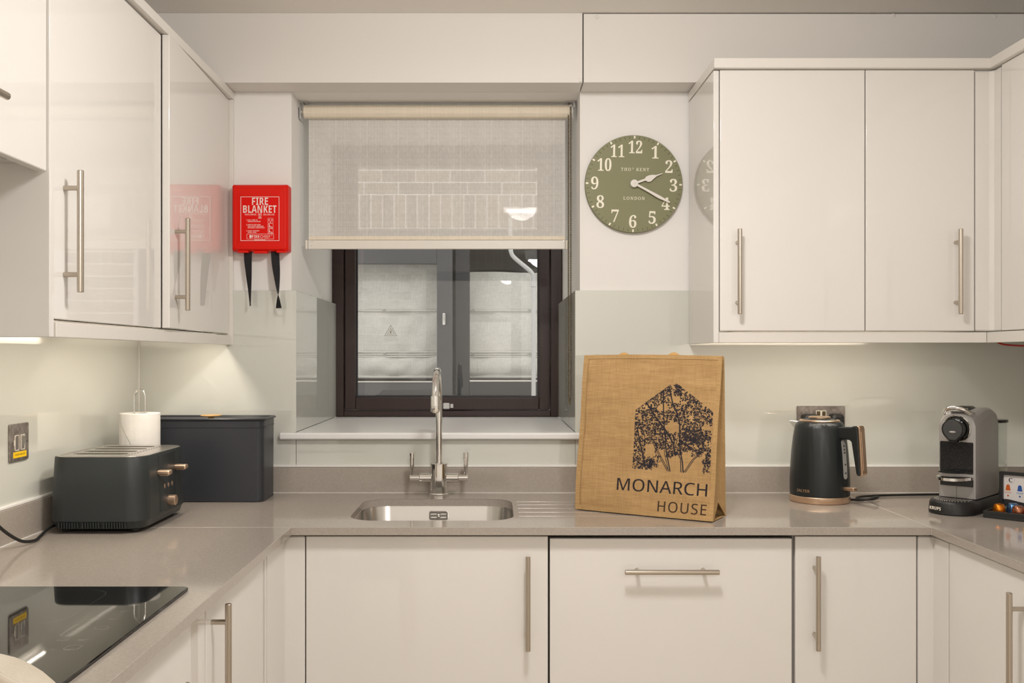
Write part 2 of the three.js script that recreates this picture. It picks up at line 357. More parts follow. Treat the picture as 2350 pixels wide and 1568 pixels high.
// ================================================================ WORKTOP
const WT = 0.90, WB = 0.88;
const worktop = thing('worktop', 'grey-brown speckled quartz worktop running round three sides', 'worktop');
{
  const sinkHole = flat(loopRR(-0.157, 0.325, 0.428, 0.366, 0.075, 0, 10));
  const back = slab([[XL + 0.002, 0.001], [1.0695, 0.001], [1.0695, 0.5995], [XL + 0.002, 0.5995]], [sinkHole], WB, WT, 0.001);
  const ev = new Evaluator(); ev.attributes = ['position', 'normal', 'uv']; ev.useGroups = false;
  let b = new Brush(back.index ? back.toNonIndexed() : back); b.updateMatrixWorld();
  for (const z of [0.196, 0.251, 0.312, 0.377, 0.439]) {
    const c = new Brush(new THREE.CylinderGeometry(0.0034, 0.0034, 0.55, 10).rotateZ(Math.PI / 2).translate(0.345, WT + 0.0012, z).toNonIndexed()); c.updateMatrixWorld();
    b = ev.evaluate(b, c, SUBTRACTION); b.updateMatrixWorld();
  }
  mesh('slab', metre(b.geometry), M.quartz, worktop);
  mesh('slab', metre(slab([[XL + 0.002, 0.6010], [-0.49, 0.6010], [-0.49, 2.03], [XL + 0.002, 2.03]], [], WB, WT, 0.001)), M.quartz, worktop);
  mesh('slab', metre(slab([[1.0710, 0.001], [XR - 0.002, 0.001], [XR - 0.002, 1.90], [1.0710, 1.90]], [], WB, WT, 0.001)), M.quartz, worktop);
  mesh('joint_filler', box(XL + 0.003, -0.4905, WB + 0.001, WT - 0.0003, 0.5990, 0.6015, 0), M.seam, worktop);
  mesh('joint_filler', box(1.069, 1.0715, WB + 0.001, WT - 0.0003, 0.002, 0.5995, 0), M.seam, worktop);
  mesh('upstand', metre(box(XL + 0.021, XR - 0.021, WT + 0.0005, 0.978, 0.001, 0.020, 0.001)), M.quartz, worktop);
  mesh('upstand', metre(box(XL + 0.001, XL + 0.020, WT + 0.0005, 0.978, 0.001, 2.03, 0.001)), M.quartz, worktop);
  mesh('upstand', metre(box(XR - 0.020, XR - 0.001, WT + 0.0005, 0.978, 0.001, 1.90, 0.001)), M.quartz, worktop);
  const bead = (y0, y1, d) => [box(XL + 0.018, XR - 0.018, y0, y1, 0.002, d, 0.0015), box(XL + 0.002, XL + d, y0, y1, 0.002, 2.03, 0.0015), box(XR - d, XR - 0.002, y0, y1, 0.002, 1.9, 0.0015)];
  mesh('sealant_bead', bead(0.9782, 0.9845, 0.0165), M.sealant, worktop);
  mesh('sealant_bead', [box(XL + 0.021, XR - 0.021, WT + 0.0002, WT + 0.0016, 0.0195, 0.0216, 0), box(XL + 0.0195, XL + 0.0222, WT + 0.0002, WT + 0.0022, 0.02, 2.03, 0)], M.sealant, worktop);
}

// ================================================================ CABINETS
// bar handle: posts stand on the door's face; bar along 'dir' (y or along the door), out = outward unit vector
function handle(door, at, out, along, len = 0.23, stand = 0.031) {
  const o = V(...out), a = V(...along), c = V(...at).addScaledVector(o, stand), h = len / 2, q = 0.0815;
  const P = (v, s) => v.clone().addScaledVector(a, s).toArray(), base = V(...at);
  return mesh('handle', [rod(P(c, -h), P(c, h), 0.0062, 0.0012, 24), rod(P(base, -q), P(c, -q), 0.0048, 0.0004, 16), rod(P(base, q), P(c, q), 0.0048, 0.0004, 16)], M.nickel, door);
}
const YH = (y0, y1) => (y0 + y1) / 2;
// --- base run below the window
function baseCarcassZ(t, x0, x1) { mesh('carcass', box(x0, x1, 0.15, 0.876, 0.02, 0.554, 0.001), M.carcass, t); mesh('plinth', box(x0, x1, 0.001, 0.148, 0.05, 0.50, 0.001), M.gloss, t); }
{
  const t = thing('sink_cabinet', 'wide glossy cream cabinet under the sink, bar handle at right edge', 'cabinet');
  mesh('carcass', [box(-0.460, -0.442, 0.15, 0.876, 0.02, 0.554), box(0.119, 0.137, 0.15, 0.876, 0.02, 0.554), box(-0.442, 0.119, 0.15, 0.168, 0.02, 0.554), box(-0.442, 0.119, 0.168, 0.60, 0.02, 0.03)], M.carcass, t);
  mesh('plinth', box(-0.460, 0.137, 0.001, 0.148, 0.05, 0.50), M.gloss, t);
  const d = mesh('door', box(-0.4595, 0.1370, 0.152, 0.8735, 0.556, 0.575, 0.0025, 2), M.gloss, t);
  handle(d, [0.0867, 0.7143, 0.575], [0, 0, 1], [0, 1, 0]);
}
{
  const t = thing('dishwasher', 'glossy cream integrated dishwasher front with horizontal bar handle', 'dishwasher');
  mesh('body', box(0.1415, 0.7405, 0.15, 0.862, 0.02, 0.554), M.carcass, t);
  mesh('plinth', box(0.1415, 0.7405, 0.001, 0.148, 0.05, 0.50), M.gloss, t);
  const d = mesh('door', box(0.1415, 0.7385, 0.152, 0.868, 0.556, 0.575, 0.0025, 2), M.gloss, t);
  handle(d, [0.4373, 0.7914, 0.575], [0, 0, 1], [1, 0, 0]);
}
{
  const t = thing('slim_base_cabinet', 'narrow glossy cream base cabinet below the kettle', 'cabinet');
  baseCarcassZ(t, 0.7455, 1.046);
  const d = mesh('door', box(0.7465, 1.0455, 0.152, 0.8735, 0.556, 0.575, 0.0025, 2), M.gloss, t);
  handle(d, [0.793, 0.7148, 0.575], [0, 0, 1], [0, 1, 0]);
}
// --- corner posts of the base run
tag(mesh('corner_post', slab([[-0.462, 0.575], [-0.512, 0.575], [-0.512, 0.756], [-0.530, 0.756], [-0.530, 0.557], [-0.462, 0.557]], [], 0.15, 0.8735, 0.003), M.gloss), 'cream corner post left of the sink cabinet', 'corner post');
tag(mesh('corner_post', slab([[1.0485, 0.557], [1.105, 0.557], [1.105, 0.652], [1.087, 0.652], [1.087, 0.575], [1.0485, 0.575]], [], 0.15, 0.8735, 0.003), M.gloss), 'cream corner post right of the narrow base cabinet', 'corner post');
// --- left base run
function baseX(name, label, side, z0, z1, front) {
  const t = thing(name, label, 'cabinet'), s = side;   // side -1: left run (faces +x), +1: right run
  const bx2 = (a, b, ...r) => box(Math.min(a, b), Math.max(a, b), ...r);
  mesh('carcass', bx2(front + s * 0.021, s < 0 ? XL + 0.002 : XR - 0.002, 0.15, 0.876, z0, z1), M.carcass, t);
  mesh('plinth', bx2(front + s * 0.07, front + s * 0.4, 0.001, 0.148, z0, z1), M.gloss, t);
  return t;
}
{
  const t = baseX('narrow_base_cabinet', 'cream base cabinet in the left run between hob drawers and corner', -1, 0.76, 1.2155, -0.512);
  const d = mesh('door', box(-0.531, -0.512, 0.152, 0.8735, 0.760, 1.2130, 0.0025, 2), M.gloss, t);
  handle(d, [-0.512, 0.7510, 1.182], [1, 0, 0], [0, 1, 0]);
}
{
  const t = baseX('drawer_cabinet', 'cream drawer cabinet below the black hob', -1, 1.2175, 1.98, -0.512);
  const d = mesh('drawer', box(-0.531, -0.512, 0.52, 0.8735, 1.2195, 1.98, 0.0025, 2), M.gloss, t);
  handle(d, [-0.512, 0.797, 1.527], [1, 0, 0], [0, 0, 1]);
  const e = mesh('drawer', box(-0.531, -0.512, 0.152, 0.517, 1.2195, 1.98, 0.0025, 2), M.gloss, t);
  handle(e, [-0.512, 0.43, 1.527], [1, 0, 0], [0, 0, 1]);
}
{
  const t = baseX('base_cabinet', 'cream base cabinet in the right run with a vertical bar handle', 1, 0.655, 1.255, 1.087);
  const d = mesh('door', box(1.087, 1.106, 0.152, 0.8735, 0.6545, 1.2535, 0.0025, 2), M.gloss, t);
  handle(d, [1.087, 0.719, 0.973], [-1, 0, 0], [0, 1, 0]);
}
{
  const t = baseX('base_cabinet', 'cream base cabinet at the near end of the right run', 1, 1.257, 1.86, 1.087);
  const d = mesh('door', box(1.087, 1.106, 0.152, 0.8735, 1.2565, 1.8585, 0.0025, 2), M.gloss, t);
  handle(d, [1.087, 0.719, 1.80], [-1, 0, 0], [0, 1, 0]);
}
// --- right wall cabinets on the window wall
const DY0 = 1.386, DY1 = 2.0975;
{
  const t = thing('wall_cabinet', 'cream wall cabinet beside the green clock, handle at its left edge', 'wall cabinet');
  mesh('carcass', box(0.6185, 1.0150, DY0, 2.095, 0.009, 0.309), M.carcass, t);
  mesh('end_panel', box(0.6020, 0.6170, 1.354, 2.0955, 0.009, 0.330, 0.0015), M.gloss, t);
  const d = mesh('door', box(0.6195, 1.0145, DY0, DY1, 0.311, 0.330, 0.0025, 2), M.gloss, t);
  handle(d, [0.666, 1.5455, 0.330], [0, 0, 1], [0, 1, 0]);
}
{
  const t = thing('wall_cabinet', 'narrower cream wall cabinet above the coffee machine, handle at its right edge', 'wall cabinet');
  mesh('carcass', box(1.0160, 1.3130, DY0, 2.095, 0.009, 0.309), M.carcass, t);
  const d = mesh('door', box(1.0172, 1.3130, DY0, DY1, 0.311, 0.330, 0.0025, 2), M.gloss, t);
  handle(d, [1.2606, 1.5455, 0.330], [0, 0, 1], [0, 1, 0]);
}
tag(mesh('corner_post', slab([[1.3155, 0.311], [1.380, 0.311], [1.380, 0.372], [1.362, 0.372], [1.362, 0.339], [1.353, 0.330], [1.3155, 0.330]], [], DY0, 2.0945, 0.003), M.gloss), 'cream corner post between the upper right cabinets', 'corner post');
for (const [z0, z1, lab] of [[0.374, 0.974, 'cream wall cabinet in the right corner, cut by the picture edge'], [0.976, 1.576, 'cream wall cabinet further along the right wall']]) {
  const t = thing('wall_cabinet', lab, 'wall cabinet');
  mesh('carcass', box(1.382, XR - 0.001, DY0, 2.095, z0, z1), M.carcass, t);
  const d = mesh('door', box(1.362, 1.381, DY0, DY1, z0 + 0.0015, z1 - 0.0015, 0.0025, 2), M.gloss, t);
  handle(d, [1.362, 1.5455, z1 - 0.05], [-1, 0, 0], [0, 1, 0]);
}
const cornice = (geo, label) => tag(mesh('cornice', geo, M.trim), label, 'cornice');
cornice(slab([[0.6005, 0.009], [0.6005, 0.3455], [1.3475, 0.3455], [1.3475, 1.58], [1.375, 1.58], [1.375, 0.318], [0.626, 0.318], [0.626, 0.009]], [], 2.0985, 2.1255, 0.0012), 'cream cornice along the top of the right wall cabinets');
cornice(box(-0.840, -0.7925, 2.1045, 2.1285, 0.0015, 1.80, 0.0012), 'cream cornice along the top of the left wall cabinets');
const pelmet = (geo, label) => tag(mesh('pelmet', geo, M.trim), label, 'pelmet');
pelmet(box(0.6180, 1.3490, 1.354, 1.3830, 0.306, 0.3240, 0.0015), 'cream light pelmet under the right wall cabinets');
pelmet(box(1.3505, 1.3685, 1.354, 1.3830, 0.306, 1.576, 0.0015), 'cream light pelmet turning along the right wall');
pelmet(box(-0.8180, -0.8000, 1.352, 1.3800, 0.0125, 1.1705, 0.0015), 'cream light pelmet under the left wall cabinets');
// --- left wall cabinets
{
  const t = thing('wall_cabinet', 'glossy wall cabinet beside the fire blanket, its door slightly ajar', 'wall cabinet');
  mesh('carcass', box(XL + 0.009, -0.829, DY0, 2.104, 0.009, 0.597), M.carcass, t);
  mesh('filler_strip', box(-0.829, -0.7945, 1.352, 2.1040, 0.0015, 0.0105, 0.0008), M.trim, t);
  const d = mesh('door', box(-0.019, 0, DY0, 2.1035, 0, 0.585, 0.0025, 2), M.gloss, t);
  d.position.set(-0.807, 0, 0.0125); d.rotation.y = 0.0325;
  handle(d, [0, 1.546, 0.540], [1, 0, 0], [0, 1, 0]);
}
{
  const t = thing('wall_cabinet', 'large glossy wall cabinet next to the hob recess', 'wall cabinet');
  mesh('carcass', box(XL + 0.001, -0.829, DY0, 2.104, 0.600, 1.171), M.carcass, t);
  mesh('end_panel', box(XL + 0.001, -0.803, 1.352, 2.1040, 1.1725, 1.1900, 0.0015), M.gloss, t);
  const d = mesh('door', box(-0.826, -0.807, DY0, 2.1000, 0.6010, 1.1705, 0.0025, 2), M.gloss, t);
  handle(d, [-0.807, 1.5525, 1.124], [1, 0, 0], [0, 1, 0]);
}
{
  const t = thing('bridging_cabinet', 'short wall cabinet above the hob with a horizontal handle', 'wall cabinet');
  mesh('carcass', box(XL + 0.001, -0.829, 1.668, 2.104, 1.1915, 1.80), M.carcass, t);
  const d = mesh('door', box(-0.826, -0.807, 1.6515, 2.1000, 1.1925, 1.80, 0.003, 2), M.gloss, t);
  handle(d, [-0.807, 1.733, 1.507], [1, 0, 0], [0, 0, 1]);
  mesh('hood_filter', box(-1.06, -0.85, 1.660, 1.6675, 1.25, 1.75, 0.002), M.steel, t);
}

// ================================================================ LIGHT FITTINGS
DOMES.forEach(([x, z, I, F], i) => {
  const t = thing('ceiling_light', ['opal dome ceiling light above the middle of the kitchen', 'opal dome ceiling light behind the viewer'][i], 'ceiling light', [x, YC, z]);
  mesh('ceiling_rose', lathe([[0, -0.0005], [0.155, -0.0005], [0.155, -0.022], [0.148, -0.026], [0.130, -0.026]], 48), M.whitePlastic, t);
  mesh('shade', lathe([[0.146, -0.026], [0.146, -0.050], [0.140, -0.085], [0.128, -0.100], [0.110, -0.106], [0, -0.108]], 48, 1.2), M.glowPanel, t);
  const l = new THREE.PointLight(WARM, I, 0, 2); l.position.y = -0.078; l.shadow.radius = 5; l.castShadow = true; l.name = 'lamp'; t.add(l);
  const f = new THREE.RectAreaLight(WARM, F, 0.22, 0.22); f.position.y = -0.112; f.rotation.x = -Math.PI / 2; f.name = 'lamp_underside'; t.add(f);
});
function ledStrip(label, pos, turn, len, I) {   // runs along local z, shines down
  const t = thing('under_cabinet_light', label, 'light strip', pos, turn), n = Math.round(len / 0.0176);
  mesh('channel', box(-0.010, 0.010, -0.005, -0.0005, -len / 2 - 0.005, len / 2 + 0.005, 0.0008), M.bracket, t);
  const chips = []; for (let k = 0; k < n; k++) { const z = -len / 2 + (k + 0.5) * len / n; chips.push(box(-0.004, 0.004, -0.0075, -0.005, z - 0.005, z + 0.005, 0)); }
  mesh('diode_row', chips, M.glowLed, t).userData.kind = 'stuff';
  const l = new THREE.RectAreaLight(LED, I, 0.010, len); l.position.y = -0.0085; l.rotation.x = -Math.PI / 2; l.name = 'strip_light'; t.add(l);
}
ledStrip('warm light strip hidden behind the pelmet of the left wall cabinets', [-0.832, 1.3855, 0.620], 0, 1.07, LED_STRIP[0]);
ledStrip('warm light strip under the right wall cabinets above the kettle', [0.955, 1.3855, 0.288], Math.PI / 2, 0.60, LED_STRIP[1]);

// ================================================================ SINK, TAP, HOB
{
  const t = thing('kitchen_sink', 'brushed steel undermount sink bowl set into the worktop', 'sink', [-0.157, WB, 0.325]);
  const R = (w, d, r, y) => loopRR(0, 0, w, d, r, y, 10);
  mesh('bowl', loft([R(0.470, 0.408, 0.095, -0.0004), R(0.432, 0.370, 0.077, -0.0004), R(0.430, 0.368, 0.076, -0.003), R(0.424, 0.362, 0.075, -0.14), R(0.410, 0.348, 0.070, -0.165), R(0.380, 0.318, 0.06, -0.178), R(0.08, 0.08, 0.04, -0.182)], { cap1: true, crease: 0.7 }), M.steel, t);
  mesh('drain', lathe([[0.0001, -0.179], [0.030, -0.179], [0.040, -0.1805], [0.043, -0.182]], 28), M.chrome, t);
  const slotsO = []; for (const sx of [-1, 1]) for (const y of [-0.0215, -0.0310]) slotsO.push(rrect(sx * 0.014 - 0.0095, sx * 0.014 + 0.0095, y - 0.0026, y + 0.0026, 0.0025, 3));
  const ring2 = rrect(-0.027, 0.027, -0.0385, -0.0145, 0.005, 4), in2 = rrect(-0.0262, 0.0262, -0.0377, -0.0153, 0.0045, 4);
  const ovf = mesh('overflow_cover', [plate(ring2, slotsO, -0.1730, -0.1722, 0.0002), plate(ring2, [in2], -0.1836, -0.1730, 0.0001)], M.steel, t);
  mesh('screw', new THREE.SphereGeometry(0.0045, 14, 10).scale(1, 1, 0.6).translate(0, -0.0262, -0.1722), M.chrome, ovf);
}
{
  const t = thing('kitchen_tap', 'tall chrome swan-neck mixer tap with two upright levers', 'tap', [-0.159, WT, 0.092]);
  mesh('base', lathe([[0, 0.0003], [0.0300, 0.0003], [0.0302, 0.002], [0.0300, 0.009], [0.0285, 0.0115], [0.0265, 0.012], [0.0265, 0.014]], 40), M.chrome, t);
  mesh('body', lathe([[0.0262, 0.012], [0.0258, 0.094], [0.0272, 0.0945], [0.0272, 0.098], [0.0255, 0.0995], [0.0120, 0.100]], 40), M.chrome, t);
  const path = new THREE.CurvePath();
  path.add(new THREE.LineCurve3(V(0, 0.098, 0), V(0, 0.287, 0)));
  const arc = new THREE.CatmullRomCurve3(Array.from({ length: 19 }, (_, i) => { const a = i / 18 * Math.PI; return V(0, 0.287 + 0.089 * Math.sin(a), 0.0885 - 0.0885 * Math.cos(a)); }));
  mesh('spout', [new THREE.TubeGeometry(path.curves[0], 4, 0.0100, 24), new THREE.TubeGeometry(arc, 48, 0.0100, 24)], M.chrome, t);
  mesh('nozzle', lathe([[0.0001, 0.259], [0.0085, 0.259], [0.0092, 0.262], [0.0128, 0.2625], [0.0131, 0.264], [0.0131, 0.277], [0.0127, 0.2775], [0.0131, 0.278], [0.0128, 0.306], [0.0100, 0.3065]], 32).translate(0, 0, 0.177), M.chrome, t);
  for (const s of [-1, 1]) {
    const a = mesh('valve_arm', [rod([s * 0.020, 0.0555, 0], [s * 0.0575, 0.0555, 0], 0.0138, 0.001, 28), rod([s * 0.0570, 0.0555, 0], [s * 0.0868, 0.0555, 0], 0.0095, 0.001, 24)], M.chrome, t);
    mesh('lever', [lathe([[0, 0], [0.0046, 0], [0.0050, 0.004], [0.0062, 0.030], [0.0078, 0.060], [0.0078, 0.0655], [0.0066, 0.0675], [0, 0.0677]], 24).translate(s * 0.080, 0.063, 0)], M.chrome, a);
  }
}
{
  const t = thing('induction_hob', 'black glass induction hob flush on the left worktop', 'hob', [-0.795, WT, 1.482]);
  const W = 0.510, D = 0.530;   // x, z
  const print = canvasTex(1024, 1064, (g, w, h) => {
    g.fillStyle = '#0b0b0c'; g.fillRect(0, 0, w, h);
    for (let i = 0; i < 260; i++) { g.fillStyle = 'rgba(150,150,150,' + (0.05 + rnd() * 0.12) + ')'; g.fillRect(rnd() * w, rnd() * h, 1.5, 1.5); }
    g.strokeStyle = '#4a4742'; g.lineWidth = 2.2;
    const box2 = (x, y, a, b, r) => { g.beginPath(); g.roundRect(x, y, a, b, r); g.stroke(); };
    box2(70, 50, 700, 420, 80); box2(70, 590, 700, 420, 80);
    g.beginPath(); g.moveTo(70, 260); g.lineTo(770, 260); g.moveTo(70, 800); g.lineTo(770, 800); g.stroke();
    g.lineWidth = 2.6; g.strokeStyle = '#5e5b55'; g.fillStyle = '#5e5b55';
    for (const y of [330, 420, 640, 730]) { g.beginPath(); g.ellipse(860, y, 16, 9, 0, 0, 7); g.stroke(); g.fillRect(905, y - 5, 26, 4); g.fillRect(905, y + 3, 18, 4); }
    box2(830, 480, 44, 120, 8); for (let i = 0; i < 4; i++) g.fillRect(846, 498 + i * 26, 14, 5);
    box2(900, 690, 40, 40, 6); box2(900, 500, 40, 30, 14);
  });
  const g = slab(rrect(-W / 2, W / 2, -D / 2, D / 2, 0.012, 5), [], 0.0006, 0.0062, 0.0012);
  planar(g, (x, y, z) => [x / W + 0.5, 1 - (z / D + 0.5)]);
  mesh('glass_plate', g, phys({ map: print, roughness: 0.03, ior: 1.55 }), t);
}

// ================================================================ LEFT WORKTOP
{
  const t = thing('toaster', 'dark green-grey four-slot toaster with rose-gold levers and knob', 'toaster', [-0.931, WT, 0.535]);
  const w = 0.232, d = 0.318, R = (k, y, r = 0.045, e = 0) => loopRR(0, 0, w * k + e, d * k + e, r, y, 8);
  mesh('body', loft([R(1.0, 0.034), R(1.004, 0.030), R(1.002, 0.040), R(0.985, 0.11), R(0.962, 0.176), R(0.955, 0.1795), R(0.93, 0.1800)].slice(1), { crease: 0.5 }), M.charcoal, t);
  mesh('base', loft([R(0.86, 0.008, 0.035), R(0.94, 0.012, 0.04), R(0.985, 0.0295, 0.043), R(0.90, 0.0297, 0.04)], { cap0: true, cap1: true, crease: 0.4 }), M.charcoal, t);
  const vents = [];
  for (let i = 0; i < 26; i++) if (i !== 8 && i !== 16) vents.push(box(-0.085 + i * 0.0062, -0.0818 + i * 0.0062, 0.0135, 0.0275, d * 0.46, d * 0.5 - 0.0004, 0.0004));
  const v = mesh('vent_ribs', vents, M.charcoal, t); v.userData.kind = 'stuff';
  for (const [x, z] of [[-0.08, 0.12], [0.08, 0.12], [-0.08, -0.12], [0.08, -0.12]]) mesh('foot', cyl([x, 0.0004, z], [x, 0.010, z], 0.010, 0.012, 16), M.black, t);
  const slots = [-0.098, -0.040, 0.024, 0.082].map((z) => rrect(-0.082, 0.050, z - 0.013, z + 0.013, 0.012, 4));
  const holes = []; for (const x of [-0.097, -0.092, 0.060, 0.066]) for (let k = 0; k < 14; k++) { const z = -0.122 + k * 0.0185; holes.push(rrect(x - 0.0018, x + 0.0018, z - 0.006, z + 0.006, 0.0016, 2)); }
  mesh('top_plate', slab(rrect(-w * 0.47, w * 0.47, -d * 0.47, d * 0.47, 0.042, 8), [...slots, ...holes], 0.1795, 0.1812, 0.0005), M.steel, t);
  mesh('interior', loft([R(0.90, 0.05), R(0.92, 0.172)], { cap0: true }), M.steel, t);
  for (const z of [-0.098, -0.040, 0.024, 0.082]) for (const e of [-0.011, 0.011]) mesh('toasting_rack', [0.158, 0.166, 0.174].map((y) => cyl([-0.08, y, z + e], [0.048, y, z + e], 0.0009, 0.0009, 6)), M.bronze, t);
  // control face on the right-hand side: local x outward, z along
  const face = 0.1125;
  const panel = mesh('control_panel', loft([0.034, 0.085, 0.14, 0.174].map((y) => loopRR(w / 2 * (1.002 - (y - 0.034) * 0.29) - 0.0035 + 0.0012, -0.0075, 0.0075, 0.118, 0.002, y, 2)), { cap0: true, cap1: true }), M.charcoal, t);
  for (const z of [0.0535, -0.0685]) mesh('slot_shade_strip', loft([0.034, 0.085, 0.14, 0.174].map((y) => loopRR(w / 2 * (1.002 - (y - 0.034) * 0.29) - 0.0032, z, 0.0075, 0.0034, 0.001, y, 2)), { cap0: true, cap1: true }), M.black, t);  // black strips stand in for the shade inside the lever slots
  for (const z of [0.052, -0.070]) mesh('lever', [box(face - 0.002, face + 0.031, 0.1265, 0.1385, z - 0.012, z + 0.012, 0.0045, 3), box(face + 0.004, face + 0.025, 0.1245, 0.128, z - 0.008, z + 0.008, 0.001)], M.copper, t);
  for (const z of [0.016, -0.011, -0.038]) mesh('button', rod([face - 0.004, 0.094, z], [face + 0.0038, 0.094, z], 0.0062, 0.0012, 20), M.copper, panel);
  const kn = mesh('knob', rod([face - 0.002, 0.0555, -0.012], [face + 0.0225, 0.0555, -0.012], 0.0132, 0.0016, 32), M.copper, panel);
  mesh('knob_collar', cyl([face - 0.004, 0.0555, -0.012], [face + 0.0012, 0.0555, -0.012], 0.0175, 0.017, 32), M.black, kn);
  const txt = new TextGeometry('SALTER', { font, size: 0.0052, depth: 0.0004, curveSegments: 3 }); txt.computeBoundingBox();
  mesh('lettering', txt.translate(-txt.boundingBox.max.x / 2, 0, 0).rotateY(Math.PI / 2).translate(face - 0.0026, 0.1405, -0.013), M.copper, panel);
  mesh('cord', tube([[-0.100, 0.020, 0.10], [-0.112, 0.012, 0.150], [-0.105, 0.0055, 0.20], [-0.092, 0.0052, 0.26], [-0.100, 0.016, 0.31], [-0.118, 0.055, 0.36], [-0.128, 0.11, 0.41], [-0.133, 0.165, 0.47]], 0.0036, 90, 8), M.black, t);
}
{
  const t = thing('fused_switch', 'metal fused switch plate with a yellow label on the left splashback', 'switch', [XL + sp + 0.0003, 1.1215, 0.7475], Math.PI / 2);
  const p = mesh('plate', metre(plate(rrect(-0.0425, 0.0425, -0.0425, 0.0425, 0.004), [], 0, 0.0045, 0.0008)), M.socketPlate, t);
  const ring = (x0, x1, y0, y1) => plate(rrect(x0, x1, y0, y1, 0.003), [rrect(x0 + 0.0016, x1 - 0.0016, y0 + 0.0016, y1 - 0.0016, 0.0018)], 0.0043, 0.0062, 0.0002);
  mesh('fuse_holder', [box(-0.0215, -0.006, -0.016, 0.014, 0.0042, 0.0058, 0.0006)], M.socketPlate, p);
  mesh('fuse_surround', [ring(-0.0235, -0.0045, -0.0185, 0.0165), box(-0.0265, -0.0232, -0.007, 0.006, 0.0043, 0.0062, 0.0005)], M.ivory, p);
  mesh('rocker_surround', ring(0.0035, 0.0220, -0.0185, 0.0165), M.ivory, p);
  mesh('rocker', box(0.0055, 0.0200, -0.0165, 0.0145, 0.003, 0.0075, 0.001).rotateX(0.10), M.steel, p);
  for (const x of [-0.033, 0.031]) mesh('screw', cyl([x, 0, 0.0043], [x, 0, 0.0054], 0.0030, 0.0026, 14), M.chrome, p);
  const lab = canvasTex(256, 96, (g, w, h) => { g.fillStyle = '#f3c600'; g.fillRect(0, 0, w, h); g.fillStyle = '#2a2410'; g.font = 'bold 36px sans-serif'; g.textAlign = 'center'; g.textBaseline = 'middle'; g.save(); g.scale(0.88, 1); g.fillText('FOOD WASTE', w / 2 / 0.88, h / 2); g.restore(); });
  mesh('label', planar(box(-0.029, 0.031, -0.0350, -0.0215, 0.0044, 0.0049, 0), (x, y) => [(x + 0.029) / 0.060, (y + 0.0350) / 0.0135]), std({ map: lab, roughness: 0.5 }), p).userData.label = 'yellow label reading FOOD WASTE';
}
{
  const t = thing('towel_holder', 'thin wire towel holder with a looped top', 'towel holder', [-0.972, WT, 0.298]);
  mesh('base', lathe([[0, 0.0003], [0.062, 0.0003], [0.062, 0.004], [0.058, 0.006], [0, 0.006]], 40), M.chrome, t);
  mesh('wire_loop', tube([[-0.0155, 0.006, 0], [-0.0155, 0.15, 0], [-0.0155, 0.29, 0], [-0.0145, 0.308, 0], [-0.009, 0.3215, 0], [0, 0.3255, 0], [0.009, 0.3215, 0], [0.0145, 0.308, 0], [0.0155, 0.29, 0], [0.0155, 0.15, 0], [0.0155, 0.006, 0]], 0.0024, 120, 10), M.chrome, t);
  const r = thing('paper_towel_roll', 'white embossed paper towel roll standing behind the toaster', 'paper towel', [-0.972, WT + 0.0068, 0.298]);
  const H = 0.254, g = lathe([[0.021, 0], [0.0525, 0], [0.0535, 0.001], [0.0537, H / 2], [0.0535, H - 0.001], [0.0525, H], [0.021, H], [0.021, 0]], 64, 0.6);
  mesh('paper', planar(g, (x, y, z) => [Math.atan2(x, z) * 0.0535, y]), M.paper, r);
  const helix = []; const hp = [], N = 40;
  for (let i = 0; i <= N; i++) { const a = -0.95 + 1.75 * i / N, y = H - 0.004 - (H - 0.10) * i / N; hp.push([Math.sin(a) * 0.0539, y, Math.cos(a) * 0.0539]); }
  mesh('sheet_edge', tube(hp, 0.0008, 60, 5), M.paper, r);
}
{
  const t = thing('lidded_bin', 'tall dark blue-grey metal bin with a recessed lid and wooden knob', 'bin', [-0.832, WT, 0.128]);
  const w = 0.352, d = 0.154, R = (e, y, r = 0.022) => loopRR(0, 0, w + e, d + e, r, y, 6);
  mesh('body', loft([R(-0.002, 0.0006), R(0.001, 0.003), R(0.001, 0.005), R(-0.001, 0.0055), R(0, 0.2120), R(0.003, 0.2130), R(0.003, 0.2150), R(0.001, 0.2155), R(0.001, 0.2320), R(-0.006, 0.2322)], { cap0: true, crease: 0.5 }), M.binBlue, t);
  mesh('lid', loft([R(0.004, 0.2326), R(0.012, 0.2345, 0.024), R(0.013, 0.2375, 0.025), R(0.008, 0.2395, 0.024), R(-0.008, 0.2392, 0.02), R(-0.016, 0.2340, 0.018)], { cap0: true, cap1: true, crease: 0.6 }), M.binBlue, t);
  mesh('knob', lathe([[0, 0.2345], [0.008, 0.2345], [0.009, 0.2400], [0.0290, 0.2415], [0.0305, 0.2435], [0.0290, 0.2455], [0, 0.246]], 36).translate(0.006, 0, 0), M.oak, t);
}
